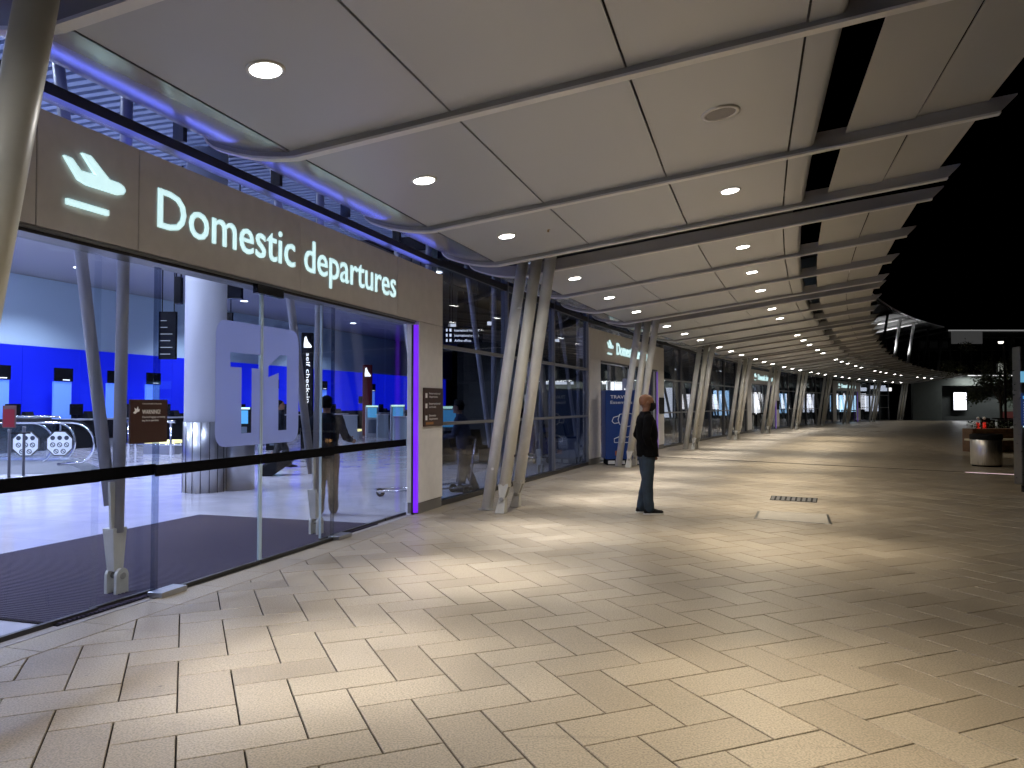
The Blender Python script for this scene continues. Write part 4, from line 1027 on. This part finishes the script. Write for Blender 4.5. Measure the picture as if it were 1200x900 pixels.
def person(loc, rz, label, H=1.75, top=None, legs=None, skin=None, J=None, hair=None, mask=False, hat=None, voxel=.008, fat=1.0, shoes=None, soles=True, lean=0.0, backpack=False, bald=False):
    """faces local +x"""
    t = thing('person', loc, rz, label=label, cat='person'); s = H / 1.75; t.scale = (s, s, s)
    j = dict(hip=.88, kl=(.02, .095, .48), kr=(.02, -.095, .48), al=(-.01, .10, .085), ar=(-.01, -.10, .085), fl=0, fr=0,
             el=(-.03, .245, 1.13), er=(-.03, -.245, 1.13), wl=(.12, .22, .92), wr=(.12, -.22, .92), sh=1.415)
    if J: j.update(J)
    lx = lean
    def up(p): return (p[0] + lx * max(p[2] - .9, 0), p[1], p[2])
    # ---- body
    b = MB()
    b.rings([ell(up(c), rx, ry) for c, rx, ry in (((0, 0, .82), .09, .13), ((0, 0, .92), .105, .155), ((0, 0, 1.05), .10, .14), ((.0, 0, 1.2), .115, .155), ((-.005, 0, 1.34), .11, .175), ((-.01, 0, 1.43), .07, .15), ((-.01, 0, 1.47), .05, .07))])
    limb(b, [up((-.015, 0, 1.44)), up((.005, 0, 1.56))], [.058, .052])
    hz = 1.515; hx = .015 + lx * .62
    prof = ((0, .060, -.02, .030), (.012, .085, -.045, .044), (.04, .097, -.07, .056), (.075, .100, -.088, .065), (.11, .099, -.100, .072), (.15, .098, -.106, .077), (.185, .088, -.100, .074), (.215, .060, -.080, .060), (.232, .030, -.050, .038), (.240, .0, -.02, .012))
    b.rings([[(hx + (fr + bk) / 2 + (fr - bk) / 2 * math.cos(a_), wd * math.sin(a_), hz + z) for a_ in [2 * math.pi * k / 20 for k in range(20)]] for z, fr, bk, wd in prof])
    b.sphere((hx + .103, 0, hz + .095), (.017, .014, .016), 10, 7); b.tube([(hx + .094, 0, hz + .135), (hx + .112, 0, hz + .098)], [.008, .012], 8)
    b.sphere((hx + .094, 0, hz + .052), (.012, .024, .007), 10, 6); b.sphere((hx + .093, 0, hz + .040), (.011, .020, .007), 10, 6)
    b.sphere((hx + .088, 0, hz + .015), (.014, .022, .014), 10, 6)
    for sd in (-1, 1):
        b.sphere((hx - .008, sd * .077, hz + .105), (.018, .008, .032), 10, 8)
        b.sphere((hx + .085, sd * .034, hz + .143), (.014, .020, .007), 8, 6)
        S_ = up((-.01, .17 * sd, j['sh'])); E = up(j['el'] if sd > 0 else j['er']); Wd = up(j['wl'] if sd > 0 else j['wr'])
        limb(b, [S_, E, Wd], [.052, .040, .027]); hand(b, Wd, Vector(Wd) - Vector(E), sd)
        K = j['kl'] if sd > 0 else j['kr']; An = j['al'] if sd > 0 else j['ar']
        limb(b, [(0, .085 * sd, .88), K, ((K[0] + An[0]) / 2 - .015, (K[1] + An[1]) / 2, K[2] * .68 + An[2] * .32), An], [.082, .050, .044, .034])
        b.rings([[(An[0] + x, An[1] + w_ * math.cos(a_), An[2] - .045 + h_ * math.sin(a_)) for a_ in [2 * math.pi * k / 12 for k in range(12)]] for x, w_, h_ in ((-.06, .02, .02), (-.03, .032, .035), (.04, .036, .04), (.12, .042, .022), (.17, .035, .016))])
    remeshed(b, 'body', skin or SKIN('skin_warm', (.36, .17, .09)), voxel, t, 2)
    ey = MB()
    for sd in (-1, 1): ey.sphere((hx + .088, sd * .033, hz + .128), .0115, 10, 7)
    ey.build('eyes', mat('eye_dark', (.03, .02, .02), .2), t)
    # ---- trousers
    tr = MB()
    tr.rings([ell((0, 0, z), rx * fat, ry * fat) for z, rx, ry in ((.80, .095, .14), (.86, .115, .165), (.93, .118, .168), (1.03, .108, .15))])
    for sd in (-1, 1):
        K = j['kl'] if sd > 0 else j['kr']; An = j['al'] if sd > 0 else j['ar']
        limb(tr, [(0, .085 * sd, .86), (K[0] * .6, (.085 * sd + K[1]) / 2, .68), K, ((K[0] + An[0]) / 2 - .01, (K[1] + An[1]) / 2, .28 if An[2] < .15 else (K[2] + An[2]) / 2), (An[0] - .005, An[1], An[2] + .0)], [.110, .100, .082, .076, .072])
    remeshed(tr, 'trousers', legs, voxel, t, 2, noise=.016)
    # ---- top
    jk = MB()
    jk.rings([ell(up((x, 0, z)), rx * fat, ry * fat) for x, z, rx, ry in ((.022, .84, .140, .190), (.018, .93, .143, .188), (.012, 1.05, .138, .172), (.012, 1.2, .142, .185), (.0, 1.34, .132, .198), (-.012, 1.42, .10, .185), (-.012, 1.46, .075, .12), (-.008, 1.505, .066, .072))])
    for sd in (-1, 1):
        S_ = up((-.01, .175 * sd, j['sh'] - .01)); E = up(j['el'] if sd > 0 else j['er']); Wd = Vector(up(j['wl'] if sd > 0 else j['wr'])); We = Vector(E) * .04 + Wd * .96
        limb(jk, [S_, E, We], [.072, .060, .046])
    remeshed(jk, 'jacket', top, voxel, t, 2, noise=.018)
    # ---- shoes
    for sd in (-1, 1):
        An = j['al'] if sd > 0 else j['ar']; sh = MB(); gz = An[2] - .085
        sh.rings([[(An[0] + x, An[1] + w_ * math.cos(a_), gz + .028 + max(h_ * math.sin(a_), -.012)) for a_ in [2 * math.pi * k / 16 for k in range(16)]] for x, w_, h_ in ((-.085, .02, .035), (-.07, .036, .062), (-.02, .042, .075), (.05, .044, .062), (.12, .050, .040), (.175, .046, .030), (.20, .02, .018))])
        so_ = sh.build('shoe', shoes or BLACKM, t)
        if soles:
            pr = [(-.092, -.02), (-.092, .02), (-.06, .038), (.0, .040), (.10, .05), (.17, .05), (.205, .025), (.205, -.025), (.17, -.05), (.10, -.05), (0, -.040), (-.06, -.038)][::-1]
            MB().hexa([(An[0] + x, An[1] + y, gz) for x, y in pr], [(An[0] + x, An[1] + y, gz + .020) for x, y in pr]).build('sole', mat('white_sole', (.6, .6, .58), .6), so_)
    if hair and not bald:
        hb = MB(); hb.rings([[(hx - .012 + (fr + bk) / 2 + (fr - bk) / 2 * 1.06 * math.cos(a_), wd * 1.10 * math.sin(a_), hz + z * 1.04) for a_ in [2 * math.pi * k / 20 for k in range(20)]] for z, fr, bk, wd in ((.06, .0, -.09, .06), (.10, .03, -.102, .073), (.15, .082, -.108, .078), (.185, .085, -.104, .076), (.215, .062, -.085, .062), (.240, .0, -.03, .02))])
        remeshed(hb, 'hair', hair, voxel, t, 2, noise=.012)
    if bald:
        hb = MB(); hb.rings([[(hx - .014 + (fr + bk) / 2 + (fr - bk) / 2 * 1.012 * math.cos(a_), wd * 1.02 * math.sin(a_), hz + z * 1.006) for a_ in [2 * math.pi * k / 20 for k in range(20)]] for z, fr, bk, wd in ((.075, -.02, -.09, .064), (.11, .0, -.100, .072), (.15, .07, -.106, .077), (.185, .086, -.100, .074), (.215, .060, -.080, .060), (.232, .030, -.050, .038), (.241, .0, -.02, .012))])
        hb.build('stubble', mat('cropped_hair', (.20, .085, .045), .6, noise=.2, nscale=60), t)
    if mask:
        mk = MB(); mk.rings([[(hx + .008 + (fr + .03) * math.cos(a_), (wd + .008) * math.sin(a_), hz + z) for a_ in [math.radians(-78 + 156 * k / 12) for k in range(13)]] for z, fr, wd in ((-.004, .040, .030), (.03, .078, .056), (.07, .090, .066), (.098, .086, .070), (.112, .074, .070))], cap=False, close=False)
        ob = mk.build('face_mask', BLACKM, t); so = ob.modifiers.new('thick', 'SOLIDIFY'); so.thickness = .006; so.offset = 1
        for sd in (-1, 1): MB().tube([(hx + .03, sd * .075, hz + .085), (hx - .02, sd * .083, hz + .125)], .0025, 5).build('ear_loop', BLACKM, ob)
    if hat:
        hb = MB(); hb.lathe([(.16, .158), (.165, .165), (.09, .175), (.088, .24), (.07, .262), (.0, .265)], (hx - .01, 0, hz), 24); hb.build('hat', hat, t)
    if backpack:
        bp = MB(); bp.sphere((-.22 + lx * .3, 0, 1.2), (.12, .16, .24), 14, 10); bp.sphere((-.30 + lx * .3, 0, 1.1), (.07, .12, .12), 12, 8); ob = remeshed(bp, 'backpack', BLACKM, .012, t, 2)
        for sd in (-1, 1): MB().tube([up((-.12, .1 * sd, 1.38)), up((.0, .12 * sd, 1.475)), up((.13, .12 * sd, 1.33)), up((.10, .15 * sd, 1.10)), up((-.1, .16 * sd, 1.02))], .016, 6).build('strap', BLACKM, ob)
    return t
NAVY = mat('dark_navy_cloth', (.009, .011, .018), .9, spec=.1, noise=.15, nscale=20)
BLKCL = mat('black_cloth', (.004, .004, .005), .9, spec=.08)
DENIM = mat('blue_denim', (.020, .036, .060), .85, noise=.25, nscale=14, bump=.3, bscale=200)
KHAKI = mat('khaki_cloth', (.13, .095, .07), .85, noise=.1, nscale=14)
JBLUE = mat('grey_blue_cloth', (.018, .026, .06), .85, noise=.1, nscale=14)
DKP = mat('dark_trousers', (.015, .015, .018), .8)
q = gp(757, 601)
person(q, math.radians(6), 'bald man in black jacket, blue jeans and black face mask standing outside facing right', 1.745, BLKCL, DENIM, SKIN('skin_ruddy', (.20, .095, .058)),
       dict(el=(-.075, .235, 1.15), er=(-.065, -.235, 1.15), wl=(.045, .14, .93), wr=(.045, -.14, .93), kl=(.035, .085, .48), kr=(-.005, -.085, .48), al=(-.045, .10, .085), ar=(.02, -.10, .085)), mask=True, bald=True, voxel=.007, fat=1.10)
q = gp(383, 603)
person(q, math.radians(100), 'traveller in dark top and khaki trousers seen from behind inside the glass doors', 1.72, NAVY, KHAKI, SKIN('skin_brown', (.20, .10, .06)),
       dict(wr=(.16, -.34, 1.10), er=(-.02, -.28, 1.15), kl=(.05, .09, .48), al=(-.12, .09, .10), ar=(.12, -.10, .085)), hair=BLKCL, voxel=.010, shoes=KHAKI, soles=False)
q = gp(328, 549)
person(q, math.radians(20), 'person in dark clothes walking behind the T1 glass pulling a suitcase', 1.70, NAVY, DKP, SKIN('skin_brown', (.20, .10, .06)),
       dict(kl=(.16, .09, .50), al=(.26, .09, .10), kr=(-.06, -.09, .49), ar=(-.28, -.09, .14), wl=(-.32, .24, .86), el=(-.16, .24, 1.12)), hair=BLKCL, voxel=.013, soles=False)
q = gp(546, 576)
person(q, math.radians(170), 'woman in wide dark hat and grey blue jacket pushing a trolley behind the window', 1.66, JBLUE, DKP, SKIN('skin_brown', (.20, .10, .06)),
       dict(wr=(.40, -.16, 1.05), er=(.14, -.24, 1.10), wl=(.40, .16, 1.05), el=(.14, .24, 1.10), al=(.08, .10, .085), ar=(-.16, -.10, .10)), hair=BLKCL, hat=BLACKM, voxel=.010, lean=.22, fat=1.1, soles=False)
q = at(612, 24)
person(q, math.radians(60), 'dim figure in dark clothes standing indoors behind the first column cluster', 1.72, NAVY, DKP, None, None, hair=BLKCL, voxel=.02, soles=False)
q = at(372, 33)
person(q, math.radians(200), 'distant figure standing near the black self check-in pylon', 1.70, NAVY, DKP, None, None, hair=BLKCL, voxel=.02, soles=False)

# ------------------------------------------------------------------ blue panel by the second column cluster
P, D, N = frame(2); a0 = gp(709, 545); a1 = Vector((a0.x + 1.12, a0.y - .05, 0))
t = thing('vending_panel', ((a0.x + a1.x) / 2, a0.y, 0), math.radians(2), label='tall dark blue TRAVEL Essentials panel with white mask and hand outlines', cat='vending machine')
VB = mat('vending_blue', (.006, .035, .15), .4, emis=(.004, .03, .22), estr=.10)
MB().box(-.55, .55, 0, .75, .16, 1.98).build('cabinet', VB, t, bevel=.015)
MB().box(-.50, .50, .05, .70, .0, .16).build('plinth', BLACKM, t)
for i in range(4): MB().box(-.48 + i * .26, -.30 + i * .26, .03, .049, .03, .12).build('plinth_slot', WHITEP, t)
write('TRAVEL', 'panel_text', SIGNWH, t, -.42, 1.76, .50, .085, -.004, depth=.002, bold=.015)
write('Essentials', 'panel_text', SIGNWH, t, -.42, 1.62, .58, .08, -.004, depth=.002, bold=.008)
MB().tube([(-.18, -.008, 1.34), (.05, -.008, 1.38), (.30, -.008, 1.30), (.30, -.008, 1.10), (.05, -.008, 1.02), (-.18, -.008, 1.08), (-.22, -.008, 1.2), (-.18, -.008, 1.34)], .011, 5).build('mask_outline', SIGNWH, t)
MB().tube([(-.20, -.008, 1.30), (-.34, -.008, 1.26), (-.38, -.008, 1.16), (-.32, -.008, 1.10), (-.2, -.008, 1.12)], .010, 5).build('mask_outline', SIGNWH, t)
MB().tube([(-.32, -.008, .60), (-.32, -.008, .70), (-.12, -.008, .78), (.02, -.008, .74), (.25, -.008, .82), (.32, -.008, .76), (.08, -.008, .60), (-.32, -.008, .60)], .011, 5).build('hand_outline', SIGNWH, t)
MB().tube([(-.05 + .035 * math.cos(i * math.pi / 6), -.008, .90 + .035 * math.sin(i * math.pi / 6)) for i in range(13)], .008, 5).build('drop_outline', SIGNWH, t)
MB().box(-.30, -.12, -.006, -.001, .26, .38).build('orange_sticker', mat('orange_sticker', (.45, .12, .02), .5), t)

# ------------------------------------------------------------------ floor fittings outside
cs = [gp(888, 598.5), gp(968, 602.5), gp(972, 613.5), gp(884, 607)]
cc = sum(cs, Vector()) / 4; t = thing('access_cover', cc, 0, label='rectangular recessed paved access cover in the walkway right of the man', cat='cover')
for i in range(4):
    a_, b_ = cs[i] - cc, cs[(i + 1) % 4] - cc; d = (b_ - a_).normalized(); n_ = Vector((d.y, -d.x, 0)) * .018
    MB().hexa([a_ + n_, b_ + n_, b_ - n_, a_ - n_][::-1], [p + Vector((0, 0, .004)) for p in [a_ + n_, b_ + n_, b_ - n_, a_ - n_][::-1]]).build('frame_edge', DARKM if i % 2 else BRACK, t)
inn = [p * .97 + cc * .03 - cc for p in cs]; MB().hexa(inn[::-1], [p + Vector((0, 0, .003)) for p in inn[::-1]]).build('cover_infill', mat('cover_stone', (.26, .235, .20), .6, noise=.12, nscale=6, bump=.1), t)
cs = [gp(903, 580.5), gp(957, 583.5), gp(956, 588.5), gp(901, 585.5)]; cc = sum(cs, Vector()) / 4
t = thing('drain_grate', cc, 0, label='dark rectangular drain grate in the walkway behind the access cover', cat='grate')
MB().hexa([p - cc for p in cs][::-1], [p - cc + Vector((0, 0, .003)) for p in cs][::-1]).build('grate_frame', BLACKM, t)
for i in range(9):
    f0 = (i + .15) / 9; f1 = (i + .8) / 9; p = [cs[3].lerp(cs[2], f0), cs[3].lerp(cs[2], f1), cs[0].lerp(cs[1], f1), cs[0].lerp(cs[1], f0)]
    p = [x_ * .94 + sum(p, Vector()) / 4 * .06 - cc for x_ in p]; MB().hexa(p, [x_ + Vector((0, 0, .008)) for x_ in p]).build('grate_bar', mat('iron_bar', (.06, .06, .06), .6), t)
p0, p1 = gp(690, 531), gp(1128, 553.0)
d = p1 - p0; t = thing('shadow_strip', p0, math.atan2(d.y, d.x), label='long thin dark strip painting a shadow line across the walkway beyond the standing man', cat='shadow')
MB().box(0, d.length, -.06, .06, .001, .004).build('shadow_sheet', BLACKM, t)  # dark sheet laid on the paving to paint a shadow line
p0, p1 = gp(1130, 553.2), gp(1200, 556.6); d = p1 - p0
t = thing('floor_light_strip', p0, math.atan2(d.y, d.x), label='thin glowing pinkish strip set in the dark paving at the right', cat='light')
MB().box(0, d.length, -.02, .02, .001, .006).build('strip_lens', mat('pink_strip', (.9, .7, .75), .5, emis=(1, .75, .8), estr=.9), t)

# ------------------------------------------------------------------ right side: bin, totem, seats, bollards, tree
q = gp(1163, 547); q.y += .3
t = thing('litter_bin', q, 0, label='round stainless steel litter bin with black rim on the right of the walkway', cat='bin')
MB().lathe([(.355, .04), (.36, .05), (.36, .68), (.355, .69)], n=40).build('steel_drum', mat('bin_steel', (.78, .74, .66), .30, .95, noise=.1, nscale=10, aniso=(8, 8, .2)), t)
MB().lathe([(.33, .0), (.33, .045)], n=30).build('plinth', BLACKM, t)
MB().lathe([(.37, .691), (.375, .70), (.375, .82), (.36, .835), (.22, .835), (.20, .80), (.20, .70)], n=40, cap=False).build('black_rim', BLACKM, t)
t = thing('information_totem', (9.52, 14.0, 0), math.radians(-8), label='stainless information totem with small lit blue screens cut by the right edge', cat='totem')
TS = mat('totem_steel', (.12, .12, .12), .3, .9, noise=.1, nscale=5, aniso=(1, 1, 6))
MB().box(-.30, .5, -.15, .15, .14, 2.66).build('totem_body', TS, t, bevel=.02); MB().box(-.2, .4, -.1, .1, 0, .14).build('foot', BLACKM, t)
MB().box(-.30, .5, -.16, -.151, 2.0, 2.20).build('blue_screen', mat('pale_blue_screen', (.3, .6, .8), .4, emis=(.15, .45, .7), estr=.7), t)
sc_ = MB().box(-.30, .5, -.16, -.151, 1.22, 1.80).build('list_panel', mat('navy_panel', (.01, .02, .08), .4, emis=(.01, .03, .12), estr=.6), t)
MB().box(-.27, .5, -.165, -.1605, 1.70, 1.755).build('panel_strip', SCREEN, sc_); MB().box(-.27, .5, -.165, -.1605, 1.19, 1.215).build('panel_strip', LITCYAN, sc_)
for i in range(9): MB().box(-.26, -.26 + random.uniform(.1, .5), -.165, -.1605, 1.27 + i * .045, 1.285 + i * .045).build('text_row', mat('text_row', (.5, .6, .7), .5, emis=(.5, .6, .8), estr=.4), sc_)
REDLIT = mat('red_lit', (.6, .02, .01), .4, emis=(.7, .02, .01), estr=.5)
for i, px in enumerate((1145.5, 1153)):
    q = at(px, 27); t = thing('red_post', q, 0, label=('left', 'right')[i] + ' one of the two thin red lit posts behind the litter bin', cat='post'); MB().lathe([(.05, 0), (.05, .95), (.03, .98)], n=14).build('post_tube', REDLIT, t); MB().sphere((0, 0, 1.12), .05).build('lamp_cap', WHITEP, t)
q = at(1168, 26); t = thing('planter_box', q, .1, label='low timber planter with warm orange light behind the litter bin', cat='planter')
MB().box(-.9, 1.2, 0, .5, 0, .78).build('planter_body', mat('warm_timber', (.12, .06, .03), .5, noise=.3, nscale=6, emis=None), t)
for i in range(5): MB().box(-.9, 1.2, -.02, -.001, .06 + i * .15, .17 + i * .15).build('slat', mat('slat_timber', (.16, .08, .04), .5, noise=.3, nscale=9), t)
m = MB()
for i in range(260):
    c = Vector((random.uniform(-.85, 1.1), random.uniform(.08, .42), .80 + random.uniform(0, .22))); a_ = Vector((random.gauss(0, 1), random.gauss(0, 1), random.gauss(0, 1))).normalized() * .06; b_ = a_.cross(Vector((0, 0, 1))).normalized() * .03; m.quad(c, c + a_ * .5 + b_, c + a_, c + a_ * .5 - b_)
m.build('planting', mat('planter_leaf', (.03, .05, .02), .6), t, kind='stuff')
wl = bpy.data.lights.new('warm_lamp', 'POINT'); wl.energy = 22; wl.color = (1, .5, .2); wl.shadow_soft_size = .1
t = thing('warm_lantern', at(1160, 24.6, 0), 0, label='small warm lantern on the paving in front of the timber planter', cat='lamp')
MB().lathe([(.07, 0), (.08, .02), (.08, .04)], n=12).build('lantern_base', BLACKM, t); MB().lathe([(.05, .04), (.055, .16), (.03, .18)], n=12).build('lantern_glass', mat('warm_glow', (1, .6, .3), .5, emis=(1, .5, .18), estr=2.5), t)
for i, (px, Y) in enumerate(((1182, 27), (1196, 29), (1174, 31))):
    q = at(px, Y); t = thing('cafe_table', q, .3 * i, label='%s dark round cafe table from the left behind the litter bin' % ORD[i], cat='table')
    MB().lathe([(.35, 1.02), (.35, 1.06)], n=20).build('table_top', BLACKM, t); MB().lathe([(.22, 0), (.22, .02), (.03, .04), (.03, 1.02)], n=12).build('pedestal', BLACKM, t)
    for s_ in (-1, 1):
        ch = thing('bar_stool', q + Vector((.6 * s_, .1, 0)), .4 * s_, label='%s dark bar stool beside the %s cafe table' % (('left', 'right')[s_ > 0], ORD[i]), cat='stool')
        MB().box(-.17, .17, -.17, .17, .72, .77).build('seat', BLACKM, ch)
        for a_ in (-1, 1):
            for b_ in (-1, 1): MB().tube([(.2 * a_, .2 * b_, 0), (.14 * a_, .14 * b_, .72)], .015, 6).build('leg', BLACKM, ch)
        MB().box(-.17, .17, .14, .17, .77, 1.05).build('backrest', BLACKM, ch)
p0 = at(1133, 25.6); t = thing('low_bench', p0 + Vector((.9, 0, 0)), .02, label='low pale bench made up for a bright strip of light left of the litter bin', cat='bench')
MB().box(-.9, 2.9, -.2, .2, .40, .46).build('seat', mat('pale_bench', (.6, .55, .42), .5), t)  # pale seat made up to carry a bright strip of light on the ground
for x in (-.7, 1.0, 2.6): MB().box(x - .05, x + .05, -.15, .15, 0, .40).build('leg', BLACKM, t)
bl = bpy.data.lights.new('bench_lamp', 'SPOT'); bl.energy = 110; bl.color = (1, .88, .65); bl.spot_size = math.radians(50); bl.spot_blend = .5
t = thing('lamp_post', at(1178, 27.5), 0, label='thin dark lamp post with a small white head beside the tree', cat='lamp post')
MB().tube([(0, 0, 0), (0, 0, 3.7), (-.3, -.3, 3.8)], .04, 8).build('post', BLACKM, t); MB().lathe([(.07, -.04), (.09, .03)], (-.35, -.35, 3.8), 12).build('lamp_head', mat('lamp_head_lit', (1, 1, 1), .5, emis=(1, .95, .85), estr=2), t)
lo = bpy.data.objects.new('lamp', bl); COL.objects.link(lo); lo.parent = t; lo.location = (-.38, -.38, 3.7); lo.rotation_euler = (math.radians(-22), math.radians(16), 0)

def tree(q, label, h, r, n=2600, seed=3):
    rnd = random.Random(seed); t = thing('small_tree', q, 0, label=label, cat='tree')
    BK = mat('dark_bark', (.05, .04, .03), .9, bump=.4, bscale=30); LF_ = mat('dark_leaf', (.035, .05, .025), .55)
    tr = MB().tube([(0, 0, 0), (.03, 0, h * .3), (-.02, .03, h * .55), (.02, 0, h * .8)], [.07, .055, .045, .02], 10).build('trunk', BK, t)
    cl = []
    for i in range(9):
        a_ = i * 2.4; e = (r * .75 * math.cos(a_), r * .75 * math.sin(a_), h * (.5 + .4 * rnd.random())); b = h * (.35 + .04 * i)
        MB().tube([(0, 0, b), (e[0] * .5, e[1] * .5, b + (e[2] - b) * .7), e], [.03, .02, .008], 6).build('limb', BK, tr)
        for _ in range(5): cl.append((Vector(e) + Vector((rnd.gauss(0, .3), rnd.gauss(0, .3), rnd.gauss(-.05, .25))) * r, rnd.uniform(.16, .34) * r))
    m = MB()
    for i in range(n):
        c, cr_ = cl[rnd.randrange(len(cl))]; d = Vector((rnd.gauss(0, 1), rnd.gauss(0, 1), rnd.gauss(0, .8))).normalized() * cr_ * rnd.uniform(.3, 1.1); c = c + d
        a_ = Vector((rnd.gauss(0, 1), rnd.gauss(0, 1), rnd.gauss(-.4, 1))).normalized() * rnd.uniform(.07, .13); b_ = a_.cross(Vector((rnd.gauss(0, 1), rnd.gauss(0, 1), 1))).normalized() * .028
        m.quad(c, c + a_ * .5 + b_, c + a_, c + a_ * .5 - b_)
    m.build('crown', LF_, t, kind='stuff')
tree(at(1172, 33), 'small dark leafy tree standing right of the walkway behind the litter bin', 4.2, 1.35, 7500)
t = thing('wall_light', (54.8, 79.44, 1.5), 0, label='bright white wall light on the end building behind the tree', cat='light')
MB().box(-.6, .8, -.05, .05, 0, 1.4).build('light_face', mat('wall_light_face', (.9, .9, .85), .5, emis=(1, .98, .9), estr=1.6), t)
